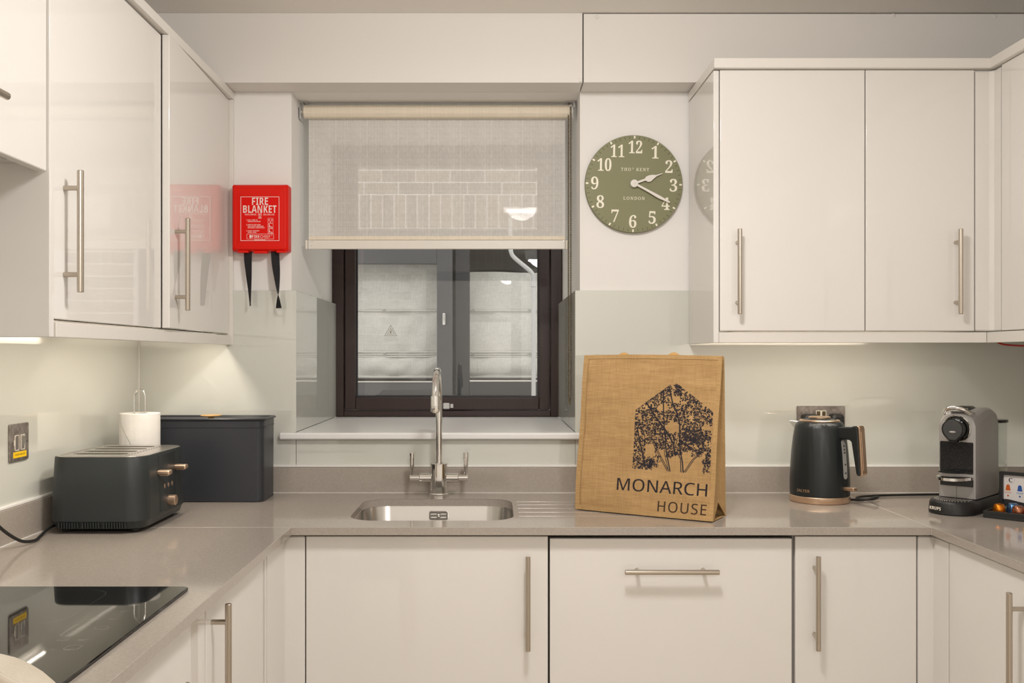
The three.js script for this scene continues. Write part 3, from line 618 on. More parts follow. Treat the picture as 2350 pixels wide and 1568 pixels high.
{
  const t = thing('fire_blanket_case', 'red plastic fire blanket case mounted beside the wall cabinet', 'fire blanket', [-0.703, 1.736, 0.0005]);
  const w = 0.171, h = 0.203;
  const R = (e, z, r) => loopRR(0, 0, w + e, h + e, r, 0, 6).map((p) => V(p.x, p.z, z));
  mesh('case', loft([R(-0.001, 0, 0.006), R(0, 0.002, 0.006), R(0, 0.036, 0.006), R(-0.003, 0.0425, 0.007), R(-0.012, 0.0480, 0.009), R(-0.018, 0.0490, 0.009), R(-0.026, 0.0490, 0.007), R(-0.028, 0.0483, 0.006)], { cap0: true, cap1: true, crease: 0.5 }), M.red, t);
  mesh('flap', box(-0.066, -0.035, -0.1055, -0.099, 0.030, 0.0465, 0.001), M.red, t);
  mesh('flap', box(-0.018, 0.022, -0.1075, -0.100, 0.030, 0.0470, 0.001), M.red, t);
  mesh('flap', box(0.050, 0.080, -0.1055, -0.099, 0.030, 0.0465, 0.001), M.red, t);
  const LW = 0.120, LH = 0.137;
  const lab = canvasTex(1024, 1170, (g, W, H) => {
    g.fillStyle = '#e20d03'; g.fillRect(0, 0, W, H);
    g.strokeStyle = g.fillStyle = '#f4dcd6'; g.lineWidth = 14; g.strokeRect(20, 20, W - 40, H - 40);
    const txt = (s, x, y, px, sx = 1, al = 'center', f = 'bold ') => { g.save(); g.translate(x, y); g.scale(sx, 1); g.font = f + px + 'px sans-serif'; g.textAlign = al; g.textBaseline = 'alphabetic'; g.fillText(s, 0, 0); g.restore(); };
    txt('FIRE', 512, 228, 262, 0.80); txt('BLANKET', 502, 432, 268, 0.76);
    txt('MODEL: SFB02/FW', 268, 480, 34); txt('SIZE: 1.2M X 1.2M', 740, 480, 34); g.fillRect(130, 490, 300, 5); g.fillRect(590, 490, 300, 5);
    g.lineWidth = 8; g.beginPath(); g.arc(512, 480, 46, 0, 7); g.stroke(); g.beginPath(); g.moveTo(484, 466); g.lineTo(512, 512); g.lineTo(540, 466); g.closePath(); g.fill();
    g.fillRect(478, 540, 70, 8); g.fillRect(462, 556, 100, 8); g.fillRect(478, 572, 70, 8);
    const li = (n, rows, y) => { txt(n, 158, y, 40, 1, 'left'); rows.forEach((r, i) => txt(r, 196, y + i * 40, 40, 0.98, 'left')); };
    li('1.', ['PULL TABS TO', 'REMOVE BLANKET'], 630); li('2.', ['SWITCH OFF HEAT', 'AND COVER BURNING', 'MATERIAL COMPLETELY'], 752); li('3.', ['LEAVE COVERED', 'UNTIL COOL'], 910);
    g.lineWidth = 6;
    for (const y of [570, 706, 842]) { g.beginPath(); g.roundRect(716, y, 136, 126, 18); g.stroke(); }
    for (const x of [750, 818]) { g.beginPath(); g.arc(x, 616, 18, 2.4, 6.9); g.stroke(); g.fillRect(x - 6, 612, 12, 38); } g.beginPath(); g.arc(784, 664, 14, 0, 7); g.fill();
    for (const y of [720, 856]) { g.beginPath(); g.arc(750, y + 16, 14, 0, 7); g.fill(); g.fillRect(740, y + 32, 20, 60); g.save(); g.translate(760, y + 50); g.rotate(0.5); g.fillRect(0, -6, 66, 12); g.restore(); g.beginPath(); g.ellipse(810, y + 88, 30, 10, 0, 0, 7); g.stroke(); }
    g.lineWidth = 9; g.strokeRect(176, 978, 690, 130);
    g.beginPath(); g.moveTo(250, 1084); g.quadraticCurveTo(226, 1040, 250, 1000); g.lineTo(300, 1010); g.lineTo(292, 1084); g.closePath(); g.fill();
    txt('FIRE', 298, 1080, 100, 0.98, 'left'); txt('CHIEF', 515, 1080, 100, 1.0, 'left', ''); txt('®', 800, 1030, 36, 1, 'left');
    txt('DISCARD AFTER USE', 512, 1140, 30);
  });
  mesh('label', planar(box(-LW / 2 + 0.001, LW / 2 + 0.001, -0.072, -0.072 + LH, 0.0484, 0.0494, 0), (x, y) => [(x + LW / 2 - 0.001) / LW, (y + 0.072) / LH]), phys({ map: lab, roughness: 0.4, specularIntensity: 0.4 }), t).userData.label = 'printed FIRE BLANKET instruction label';
  // pull straps: ribbons swept along a path with a width and a twist
  const ribbon = (path) => {
    const loops = path.map(([x, y, z, w2, a]) => { const dx = Math.cos(a) * w2 / 2, dz = Math.sin(a) * w2 / 2, nx = -Math.sin(a) * 0.0007, nz = Math.cos(a) * 0.0007; return [V(x - dx + nx, y, z - dz + nz), V(x + dx + nx, y, z + dz + nz), V(x + dx - nx, y, z + dz - nz), V(x - dx - nx, y, z - dz - nz)]; });
    return loft(loops, { cap0: true, cap1: true, crease: 0.3 });
  };
  const fine = (keys, n = 10) => { const o = []; for (let k = 0; k + 1 < keys.length; k++) for (let i = 0; i < n; i++) { const s = i / n; o.push(keys[k].map((v, j) => v + (keys[k + 1][j] - v) * s)); } o.push(keys[keys.length - 1]); return o; };
  mesh('strap', ribbon(fine([[-0.0400, -0.098, 0.030, 0.0245, 0], [-0.0400, -0.125, 0.031, 0.0240, 0.15], [-0.0365, -0.170, 0.034, 0.0220, 0.5], [-0.0335, -0.215, 0.036, 0.0215, 0.9], [-0.0315, -0.258, 0.037, 0.0215, 1.2], [-0.0312, -0.266, 0.037, 0.0215, 1.2]])), M.webbing, t);
  mesh('strap', ribbon(fine([[0.0420, -0.098, 0.030, 0.0245, 0], [0.0440, -0.130, 0.031, 0.0240, -0.3], [0.0490, -0.180, 0.034, 0.0230, -1.0], [0.0525, -0.222, 0.036, 0.0225, -1.55], [0.0535, -0.245, 0.037, 0.0225, -2.1], [0.0550, -0.273, 0.037, 0.0235, -2.55]])), M.webbing, t);
}
// ================================================================ WINDOW BLIND AND CLOCK
{
  const t = thing('roller_blind', 'sheer cream roller blind half lowered over the window', 'blind', [-0.178, 2.098, -0.115]);
  mesh('roller', lathe([[0, -0.4225], [0.0205, -0.4225], [0.0212, -0.4215], [0.0212, 0.4215], [0.0205, 0.4225], [0, 0.4225]], 40).rotateZ(Math.PI / 2), M.roll, t);
  const W = 0.824, y0 = -0.397, f = new THREE.PlaneGeometry(W, -y0 + 0.004, 24, 12), p = f.attributes.position;
  for (let i = 0; i < p.count; i++) p.setZ(i, 0.0016 * Math.sin(p.getX(i) * 9) * (0.5 - p.getY(i) / 0.8));
  f.translate(0, (y0 + 0.004) / 2, -0.0175); f.computeVertexNormals();
  mesh('fabric', planar(f, (x, y) => [x, y]), M.blind, t).userData.label = 'sheer woven blind fabric';
  mesh('hem', metre(box(-W / 2, W / 2, -0.4075, -0.3945, -0.0205, -0.0150, 0.002)), M.roll, t);
  const bar = mesh('bottom_bar', box(-0.414, 0.412, -0.4370, -0.4080, -0.0225, -0.0130, 0.003, 2), M.whitePlastic, t);
  for (const x of [-0.4185, 0.4165]) mesh('end_cap', box(x - 0.004, x + 0.004, -0.4372, -0.4078, -0.0228, -0.0127, 0.002), M.ivory, bar);
  for (const [x, y] of [[-0.400, -0.4125], [-0.402, -0.4260], [0.406, -0.4100]]) mesh('rivet', cyl([x, y, -0.0130], [x, y, -0.0124], 0.0014, 0.0014, 8), M.steel, bar);
  for (const s of [-1, 1]) {
    const b = mesh('bracket', [box(s * 0.4335 - 0.0012, s * 0.4335 + 0.0012, -0.026, 0.012, -0.018, 0.018, 0.001), box(Math.min(s * 0.435, s * 0.439), Math.max(s * 0.435, s * 0.439), 0.010, 0.029, -0.018, 0.018, 0.001), box(Math.min(s * 0.411, s * 0.439), Math.max(s * 0.411, s * 0.439), 0.0272, 0.0292, -0.020, 0.020, 0.0008)], M.bracket, t);
    for (const dz of [-0.008, 0.008]) mesh('screw', cyl([s * 0.423, 0.0262, dz], [s * 0.423, 0.0273, dz], 0.0032, 0.0032, 10), M.bronze, b);
    mesh('pin', cyl([s * 0.4225, 0, 0], [s * 0.4330, 0, 0], 0.006, 0.006, 16), M.whitePlastic, t);
  }
  mesh('chain_wheel', lathe([[0, 0.4230], [0.0225, 0.4230], [0.0235, 0.4245], [0.0235, 0.4305], [0.0225, 0.4320], [0, 0.4320]], 36).rotateZ(-Math.PI / 2), M.whitePlastic, t);
  const beads = [], bead = new THREE.IcosahedronGeometry(0.0027, 1);
  for (let k = 0; k < 172; k++) for (const s of [-1, 1]) { const y = 0.008 - k * 0.0055; if (s < 0 && k < 5) continue; beads.push(bead.clone().translate(0.4225 + s * 0.0038 * Math.min(1, (172 - k) / 6), y, 0.0265)); }
  const ch = mesh('bead_chain', beads, M.bronze, t); ch.userData.kind = 'stuff';
}
{
  const t = thing('wall_clock', 'round olive green wall clock with cream numerals', 'clock', [0.432, 1.8436, 0.0008], 0);
  t.rotation.z = -0.018;
  const r = 0.1492, S = 2048;
  const face = canvasTex(S, S, (g) => {
    g.fillStyle = '#80805e'; g.fillRect(0, 0, S, S);
    for (let i = 0; i < 40000; i++) { g.fillStyle = 'rgba(' + (rnd() > 0.5 ? '255,255,230' : '20,20,0') + ',0.035)'; g.fillRect(rnd() * S, rnd() * S, 3, 3); }
    g.translate(S / 2, S / 2); const R = S / 2;
    for (let k = 0; k < 60; k++) {
      g.save(); g.rotate(k * Math.PI / 30);
      if (k % 5) { g.fillStyle = '#33351f'; g.fillRect(-4, -R * 0.975, 8, R * 0.055); } else { g.fillStyle = '#efe9d8'; g.fillRect(-17, -R * 0.985, 34, R * 0.055); }
      g.restore();
    }
    g.fillStyle = '#eee8d6'; g.textAlign = 'center'; g.textBaseline = 'middle';
    const pos = { 12: [0.02, -0.765], 1: [0.425, -0.665], 2: [0.715, -0.375], 3: [0.815, 0.005], 4: [0.66, 0.385], 5: [0.39, 0.67], 6: [-0.01, 0.76], 7: [-0.375, 0.65], 8: [-0.68, 0.365], 9: [-0.80, -0.015], 10: [-0.61, -0.395], 11: [-0.345, -0.68] };
    for (const n in pos) { const [x, y] = pos[n]; g.save(); g.translate(x * R, y * R + 12); g.scale(n > 9 ? 0.80 : 0.92, 1.04); g.font = 'bold 352px serif'; g.fillText(n, 0, 0); g.restore(); }
    const spaced = (s, y, px, sp2, x0 = 0) => { g.font = px + 'px serif'; const ws = [...s].map((c) => g.measureText(c).width + sp2); let x = x0 - (ws.reduce((a, b) => a + b) - sp2) / 2; g.textAlign = 'left'; [...s].forEach((c, i) => { g.fillText(c, x, y); x += ws[i]; }); };
    spaced('THO', -R * 0.297, 88, 12, -R * 0.165); spaced('KENT', -R * 0.297, 88, 12, R * 0.175); g.font = '48px serif'; g.fillText('S', -R * 0.035, -R * 0.318);
    spaced('LONDON', R * 0.293, 88, 14, 0.01 * R);
  });
  const disc = lathe([[0, 0.0002], [r - 0.004, 0.0002], [r, 0.004], [r, 0.0145], [r - 0.0012, 0.0165], [r - 0.006, 0.0168], [r * 0.6, 0.0160], [0, 0.0155]], 120, 0.5).rotateX(Math.PI / 2);
  mesh('face', planar(disc, (x, y) => [0.5 + x / (2 * r), 0.5 + y / (2 * r)]), std({ map: face, roughness: 0.55, metalness: 0.1 }), t);
  const P = (l, a) => l.map(([u, v2]) => [u * Math.cos(a) - v2 * Math.sin(a), u * Math.sin(a) + v2 * Math.cos(a)]);
  mesh('hour_hand', plate(P([[-0.006, -0.0035], [0.036, -0.0032], [0.0405, -0.0095], [0.050, -0.0115], [0.060, -0.0070], [0.072, -0.0022], [0.092, -0.0009], [0.092, 0.0009], [0.072, 0.0022], [0.060, 0.0070], [0.050, 0.0085], [0.0405, 0.0075], [0.036, 0.0032], [-0.006, 0.0035]], 0.36), [], 0.0225, 0.0240, 0.0003), M.handWhite, t);
  mesh('minute_hand', plate(P([[-0.006, -0.0030], [0.045, -0.0034], [0.085, -0.0055], [0.1225, -0.0022], [0.1225, 0.0022], [0.085, 0.0040], [0.045, 0.0034], [-0.006, 0.0030]], -0.475), [], 0.0260, 0.0275, 0.0003), M.handWhite, t);
  mesh('hub', lathe([[0, 0.0305], [0.0022, 0.0300], [0.0028, 0.0290], [0.0105, 0.0285], [0.0118, 0.0275], [0.0118, 0.0165], [0, 0.0165]], 28).rotateX(Math.PI / 2), M.handWhite, t);
}
// ================================================================ RIGHT WORKTOP
// sheet of cloth: f(u, v) -> [x, y, z], given a thickness
function sheet(f, nu, nv, th, uvf = (u, v) => [u, v]) {
  const g = new THREE.BoxGeometry(1, 1, 1, nu, nv, 1), p = g.attributes.position, uv = g.attributes.uv, e = 1e-3;
  for (let i = 0; i < p.count; i++) {
    const u = p.getX(i) + 0.5, v = p.getY(i) + 0.5, w = p.getZ(i);
    const a = V(...f(u, v)), n = V(...f(Math.min(u + e, 1), v)).sub(V(...f(Math.max(u - e, 0), v))).cross(V(...f(u, Math.min(v + e, 1))).sub(V(...f(u, Math.max(v - e, 0))))).normalize();
    p.setXYZ(i, a.x + n.x * w * th, a.y + n.y * w * th, a.z + n.z * w * th);
    const [s, t] = uvf(u, v); uv.setXY(i, s, t);
  }
  return toCreasedNormals(g, 0.7);
}
{
  const t = thing('jute_bag', 'brown jute shopping bag printed with a tree and MONARCH HOUSE', 'bag', [0.4158, WT + 0.001, 0.3925], -0.5527);
  const w = 0.192, H = 0.415;
  const bow = (u, v) => 0.004 * Math.sin(u * 5.1 + 1) * Math.sin(v * 4) + 0.003 * Math.sin(v * 9 + u * 3) + 0.005 * Math.sin(Math.PI * u) * Math.sin(Math.PI * v);
  const front = (u, v) => [-w + (2 * w + 0.006 * v) * u, 0.0015 + H * v + 0.002 * (1 + Math.sin(u * 4)) * v, 0.050 - 0.056 * v + bow(u, v)];
  const back = (u, v) => [-w + (2 * w + 0.006 * v) * u, 0.0015 + (H - 0.002) * v, -0.050 + 0.030 * v];
  const PW = 1536, PH = 1664;
  const print = canvasTex(PW, PH, (g) => {
    const im = g.createImageData(PW, PH);
    for (let y = 0; y < PH; y++) for (let x = 0; x < PW; x++) {
      const f = juteValue(x, y, 6) + (rnd() - 0.5) * 16 + (nC(x / 260, y / 70) - 0.5) * 16, o = (y * PW + x) * 4;
      im.data[o] = 184 + f; im.data[o + 1] = 148 + f * 0.92; im.data[o + 2] = 99 + f * 0.8; im.data[o + 3] = 255;
    }
    g.putImageData(im, 0, 0);
    const X = (u) => u * PW, Y = (v) => v * PH, ink = '#26222a';
    g.save();
    g.beginPath(); [[0.415, 0.72], [0.42, 0.352], [0.686, 0.165], [0.962, 0.345], [0.960, 0.725]].forEach(([u, v], i) => (i ? g.lineTo(X(u), Y(v)) : g.moveTo(X(u), Y(v)))); g.closePath(); g.clip();
    g.strokeStyle = g.fillStyle = ink; g.lineCap = 'round';
    const stem = (pts, lw0, twin) => { const lw = lw0 * 1.3; for (const o of twin ? [-lw * 0.9, lw * 0.9] : [0]) { g.lineWidth = twin ? lw * 0.75 : lw; g.beginPath(); pts.forEach(([u, v], i) => (i ? g.lineTo(X(u) + o, Y(v)) : g.moveTo(X(u) + o, Y(v)))); g.stroke(); } };
    stem([[0.684, 0.725], [0.650, 0.60], [0.630, 0.44], [0.612, 0.245]], 9); stem([[0.672, 0.72], [0.640, 0.62], [0.622, 0.50]], 5);
    stem([[0.668, 0.72], [0.600, 0.62], [0.540, 0.52], [0.512, 0.44]], 7, true);
    stem([[0.775, 0.725], [0.766, 0.66], [0.745, 0.58], [0.737, 0.42], [0.722, 0.375], [0.682, 0.30], [0.650, 0.20]], 10); stem([[0.760, 0.73], [0.752, 0.64], [0.733, 0.61]], 7);
    stem([[0.740, 0.41], [0.790, 0.30], [0.830, 0.26]], 6, true);
    stem([[0.495, 0.30], [0.560, 0.385], [0.630, 0.455], [0.695, 0.545], [0.715, 0.62]], 11);
    stem([[0.785, 0.72], [0.840, 0.64], [0.935, 0.56]], 7, true); stem([[0.505, 0.70], [0.465, 0.565], [0.437, 0.46]], 10); stem([[0.425, 0.655], [0.505, 0.705]], 7);
    const gap = lattice(32);
    const leaf = (u, v, s) => { g.save(); g.translate(X(u), Y(v)); g.rotate(rr(0.1, 1.5) * (rnd() > 0.5 ? 1 : -1)); g.beginPath(); g.ellipse(0, 0, s, s * 0.52, 0, 0, 7); rnd() > 0.22 ? g.fill() : (g.lineWidth = 3.4, g.stroke()); g.restore(); };
    for (let i = 0; i < 4300; i++) {
      const u = rr(0.41, 0.97), v = rr(0.16, 0.72);
      const crown = gap(u * 22, v * 18) > 0.27, low = v > 0.58 && u > 0.56 && u < 0.74, low2 = v > 0.62 && u > 0.70 && u < 0.90, hollow = v > 0.56 && u > 0.50 && u < 0.57 && v < 0.65;
      if (!crown || low && v > 0.64 || low2 || hollow || (v > 0.66 && u > 0.60)) continue;
      leaf(u, v, rr(7, 12.5));
    }
    for (let i = 0; i < 60; i++) leaf(0.70 + (rnd() + rnd() - 1) * 0.045, 0.215 + (rnd() - 0.45) * 0.07, rr(8, 12));
    for (let i = 0; i < 230; i++) leaf(0.845 + (rnd() + rnd() - 1) * 0.11, 0.51 + (rnd() + rnd() - 1) * 0.09, rr(8, 13));
    for (let i = 0; i < 90; i++) leaf(0.545 + (rnd() + rnd() - 1) * 0.07, 0.68 + (rnd() + rnd() - 1) * 0.045, rr(8, 12));
    for (let i = 0; i < 46; i++) leaf(0.945 + (rnd() - 0.7) * 0.05, 0.68 + (rnd() - 0.5) * 0.09, rr(8, 12));
    g.restore();
    g.strokeStyle = g.fillStyle = ink;
    const text = (s, u0, u1, v1, px, sx, col) => { g.fillStyle = col; g.font = px + 'px sans-serif'; g.textBaseline = 'alphabetic'; const ws = [...s].map((c) => g.measureText(c).width * sx), gapx = (X(u1) - X(u0) - ws.reduce((a, b) => a + b)) / (s.length - 1); let x = X(u0); [...s].forEach((c, i) => { g.save(); g.translate(x, Y(v1)); g.scale(sx, 1); g.fillText(c, 0, 0); g.restore(); x += ws[i] + gapx; }); };
    text('MONARCH', 0.300, 0.960, 0.856, 172, 1.22, '#241f24'); text('HOUSE', 0.605, 0.957, 0.968, 146, 1.10, '#3d2a1e');
  });
  mesh('front_panel', sheet(front, 24, 24, 0.0022), std({ map: print, bumpMap: juteBump, bumpScale: 0.0005, roughness: 0.95 }), t);
  mesh('back_panel', sheet(back, 12, 12, 0.0022, (u, v) => [u * 2 * w, v * H]), M.jute, t);
  for (const s of [-1, 1]) {
    const X = (v) => (s < 0 ? -w : w + 0.006 * v);
    const g1 = (u, v) => { const y0 = 0.0015 + 0.042 * u, y = y0 + (H - y0) * v, k = y / H, fold = 0.028 * Math.pow(k, 0.8); const zf = 0.050 - 0.056 * k, zb = -0.050 + 0.030 * k, zm = (zf + zb) / 2; return [X(k) - s * (0.001 + fold * u), y, zf + (zm - zf) * u]; };
    const g2 = (u, v) => { const a = g1(u, v), k = a[1] / H, zf = 0.050 - 0.056 * k, zb = -0.050 + 0.030 * k; return [a[0], a[1], zf + zb - a[2]]; };
    mesh('gusset', [sheet(g1, 6, 16, 0.002, (u, v) => [u * 0.05, v * H]), sheet(g2, 6, 16, 0.002, (u, v) => [u * 0.05, v * H])], M.jute, t);
  }
  mesh('bottom_panel', metre(box(-w + 0.002, w - 0.002, 0.0005, 0.003, -0.049, 0.049, 0.001)), M.jute, t);
  const strip = (f) => sheet(f, 6, 30, 0.0032, (u, v) => [u * 0.012, v * 0.4]);
  const off = (p, d) => [p[0], p[1], p[2] + d];
  mesh('seam_binding', strip((u, v) => off(front(u * 0.034, v), 0.0014)), M.jute, t);
  mesh('seam_binding', strip((u, v) => off(front(1 - 0.03 + u * 0.03, v), 0.0012)), M.jute, t);
  mesh('seam_binding', sheet((u, v) => off(front(u, v * 0.030), 0.0014), 30, 6, 0.0032, (u, v) => [u * 0.38, v * 0.012]), M.jute, t);
  mesh('seam_binding', sheet((u, v) => off(front(u, 0.975 + v * 0.025), 0.0010), 30, 6, 0.0030, (u, v) => [u * 0.38, v * 0.012]), M.jute, t);
  const st = []; for (let k = 0; k < 90; k++) { const p = front(0.040, 0.03 + k * 0.0107), q = front(0.040, 0.03 + k * 0.0107 + 0.0068); st.push(cyl(off(p, 0.0013), off(q, 0.0013), 0.0005, 0.0005, 5)); }
  mesh('stitching', st, M.stitch, t).userData.kind = 'stuff';
  for (const [x, z] of [[-0.080, -0.006], [0.062, -0.006]]) mesh('handle', tube([[x - 0.016, 0.37, z - 0.004], [x - 0.013, 0.408, z - 0.006], [x - 0.003, 0.4195, z - 0.009], [x + 0.008, 0.4185, z - 0.012], [x + 0.015, 0.405, z - 0.014], [x + 0.017, 0.37, z - 0.014]], 0.0060, 30, 10), M.cotton, t);
}
function bent(geo, R, dz = 0) {   // wrap flat lettering round an upright cylinder, facing +z
  const p = geo.attributes.position;
  for (let i = 0; i < p.count; i++) { const x = p.getX(i), z = R + dz + p.getZ(i), a = x / R; p.setXYZ(i, Math.sin(a) * z, p.getY(i), Math.cos(a) * z); }
  geo.computeVertexNormals(); return geo;
}
function letters(s, size, depth, sx = 1) { const g = new TextGeometry(s, { font, size, depth, curveSegments: 3 }); g.computeBoundingBox(); return g.translate(-g.boundingBox.max.x / 2, 0, 0).scale(sx, 1, 1); }
{
  const t = thing('electric_kettle', 'dark green-grey electric kettle with rose-gold trim, in front of the socket', 'kettle', [0.943, WT, 0.180], -0.908);
  mesh('body', lathe([[0.0800, 0.018], [0.0822, 0.020], [0.0828, 0.030], [0.0828, 0.060], [0.0812, 0.100], [0.0780, 0.145], [0.0735, 0.185], [0.0690, 0.212], [0.0665, 0.221], [0.0620, 0.2275], [0.0560, 0.2300], [0.0400, 0.2302]], 72, 0.7), M.kettleBlack, t);
  mesh('base_ring', lathe([[0, 0.0004], [0.0805, 0.0004], [0.0822, 0.002], [0.0832, 0.004], [0.0836, 0.018], [0.0826, 0.0195], [0.0795, 0.0195]], 72), M.copper, t);
  mesh('lid_ring', lathe([[0.0555, 0.2298], [0.0560, 0.2325], [0.0540, 0.2345], [0.0480, 0.2350], [0.0470, 0.2338]], 56), M.copper, t);
  const lid = mesh('lid', lathe([[0.0472, 0.2335], [0.0460, 0.2355], [0.0300, 0.2385], [0, 0.239]], 48), M.charcoal, t);
  mesh('lid_grip', [lathe([[0.0285, 0.2370], [0.0308, 0.2400], [0.0308, 0.2425], [0.0280, 0.2440], [0, 0.2445]], 40)], M.copper, lid);
  // spout: a folded steel lip opposite the handle
  const sp2 = []; for (let k = 0; k <= 6; k++) { const s = k / 6, y = 0.190 + 0.036 * s, half = 0.003 + 0.020 * s, out = -0.071 - 0.032 * s; sp2.push([V(-0.062, y, -half), V(out, y, 0), V(-0.062, y, half), V(-0.060, y, half), V(out + 0.004, y, 0), V(-0.060, y, -half)]); }
  mesh('spout', loft(sp2, { cap0: true, crease: 0.4 }), M.steel, t);
  const prof = [[0.055, 0.186], [0.101, 0.183], [0.107, 0.178], [0.1215, 0.092], [0.125, 0.086], [0.132, 0.085], [0.1345, 0.090], [0.1265, 0.218], [0.123, 0.2235], [0.112, 0.2225], [0.106, 0.2195], [0.055, 0.2170]];
  const h = mesh('handle', plate(prof, [], -0.0135, 0.0135, 0.004, 3), M.kettleBlack, t);
  mesh('handle_trim', plate([[0.1325, 0.084], [0.1380, 0.086], [0.1415, 0.092], [0.1330, 0.217], [0.1295, 0.2235], [0.1245, 0.2240], [0.1275, 0.217], [0.1348, 0.091]], [], -0.0128, 0.0128, 0.0016, 2), M.copper, h);
  mesh('handle_inlay', plate([[0.1404, 0.100], [0.1418, 0.100], [0.1344, 0.208], [0.1330, 0.208]], [], -0.007, 0.007, 0.0003), M.copper, h);
  const rAt = (y) => (y < 0.06 ? 0.0828 : y < 0.10 ? 0.0828 - (y - 0.06) * 0.04 : y < 0.145 ? 0.0812 - (y - 0.10) * 0.071 : 0.078 - (y - 0.145) * 0.1125);
  const win2 = (w2, y0, y1, d) => { const g = sheet((u, v) => { const y = y0 + (y1 - y0) * v, e = Math.min(1, Math.sqrt(Math.max(0, 1 - Math.pow(Math.max(0, Math.abs(v - 0.5) * (y1 - y0) - ((y1 - y0) / 2 - w2)) / w2, 2)))), a = (u - 0.5) * 2 * w2 * e / rAt(y), r = rAt(y) + d; return [Math.cos(a) * r, y, -Math.sin(a) * r]; }, 6, 32, 0.0016); return g; };
  const wf = mesh('water_window', win2(0.0085, 0.070, 0.182, 0.0004), std({ color: L(0.42, 0.42, 0.40), roughness: 0.15 }), t);
  for (const y of [0.086, 0.110, 0.143, 0.152, 0.162]) mesh('level_mark', box(rAt(y) + 0.0008, rAt(y) + 0.0018, y, y + 0.004, -0.0025, 0.0025, 0), M.black, wf);
  mesh('switch_lever', box(0.078, 0.1135, 0.040, 0.0495, -0.010, 0.010, 0.0022, 2), M.copper, t);
  mesh('lettering', bent(letters('SALTER', 0.0078, 0.0005, 1.12).translate(0, 0.033, 0), 0.0830), M.copper, t);
  const w2 = (x, z) => { const c = Math.cos(-0.908), s = Math.sin(-0.908), dx = x - 0.943, dz = z - 0.18; return [dx * c - dz * s, dx * s + dz * c]; };
  mesh('cord', tube([[1.000, 0.006, 0.165], [1.035, 0.0045, 0.185], [1.062, 0.009, 0.215], [1.090, 0.016, 0.215], [1.105, 0.012, 0.195], [1.092, 0.0048, 0.180], [1.060, 0.0042, 0.170], [1.075, 0.0042, 0.130], [1.150, 0.0042, 0.100], [1.25, 0.0042, 0.085], [1.36, 0.0042, 0.075], [1.44, 0.0042, 0.06]].map(([x, y, z]) => { const [a, b] = w2(x, z); return [a, y, b]; }), 0.0034, 160, 8), M.black, t);
}
{
  const t = thing('double_socket', 'brushed metal double socket behind the kettle', 'socket', [1.0055, 1.1215, sp + 0.0003]);
  const p = mesh('plate', metre(plate(rrect(-0.0735, 0.0735, -0.0435, 0.0435, 0.003), [], 0, 0.0042, 0.0007)), M.socketPlate, t);
  for (const x of [-0.0085, 0.0085]) { const q = mesh('rocker', box(x - 0.0045, x + 0.0045, 0.004, 0.0265, 0.004, 0.0072, 0.001), M.bronze, p); q.rotation.x = 0.05; }
  mesh('rocker_surround', plate(rrect(-0.0160, 0.0160, 0.0005, 0.0300, 0.003), [rrect(-0.0135, -0.0030, 0.003, 0.0275, 0.0015), rrect(0.0030, 0.0135, 0.003, 0.0275, 0.0015)], 0.0042, 0.0062, 0.0004), M.ivory, p);
  for (const x of [-0.063, 0.063]) mesh('screw', cyl([x, 0, 0.0042], [x, 0, 0.0050], 0.0028, 0.0024, 12), M.chrome, p);
  const plug = (name, label, x, y, w, h, taper) => {
    const k = thing(name, label, 'plug', [1.0055 + x, 1.1215 + y, sp + 0.0048]);
    const R = (e, z) => loopRR(0, 0, w + e, h + e, 0.010, 0, 5).map((q) => V(q.x * (1 - taper * (q.z / h + 0.5)), q.z, z));
    mesh('body', loft([R(-0.002, 0.0), R(0, 0.002), R(0, 0.016), R(-0.006, 0.026), R(-0.018, 0.031)], { cap0: true, cap1: true, crease: 0.5 }), M.black, k);
    mesh('grip', [0.006, -0.001, -0.008].map((yy) => box(-w * 0.22, w * 0.22, yy, yy + 0.002, 0.0300, 0.0318, 0.0005)), M.black, k);
  };
  plug('black_plug', 'small rounded black plug in the left outlet of the double socket', -0.038, -0.002, 0.048, 0.044, 0.05);
  plug('black_plug', 'tall black plug in the right outlet of the double socket', 0.043, -0.010, 0.046, 0.062, 0.12);
}
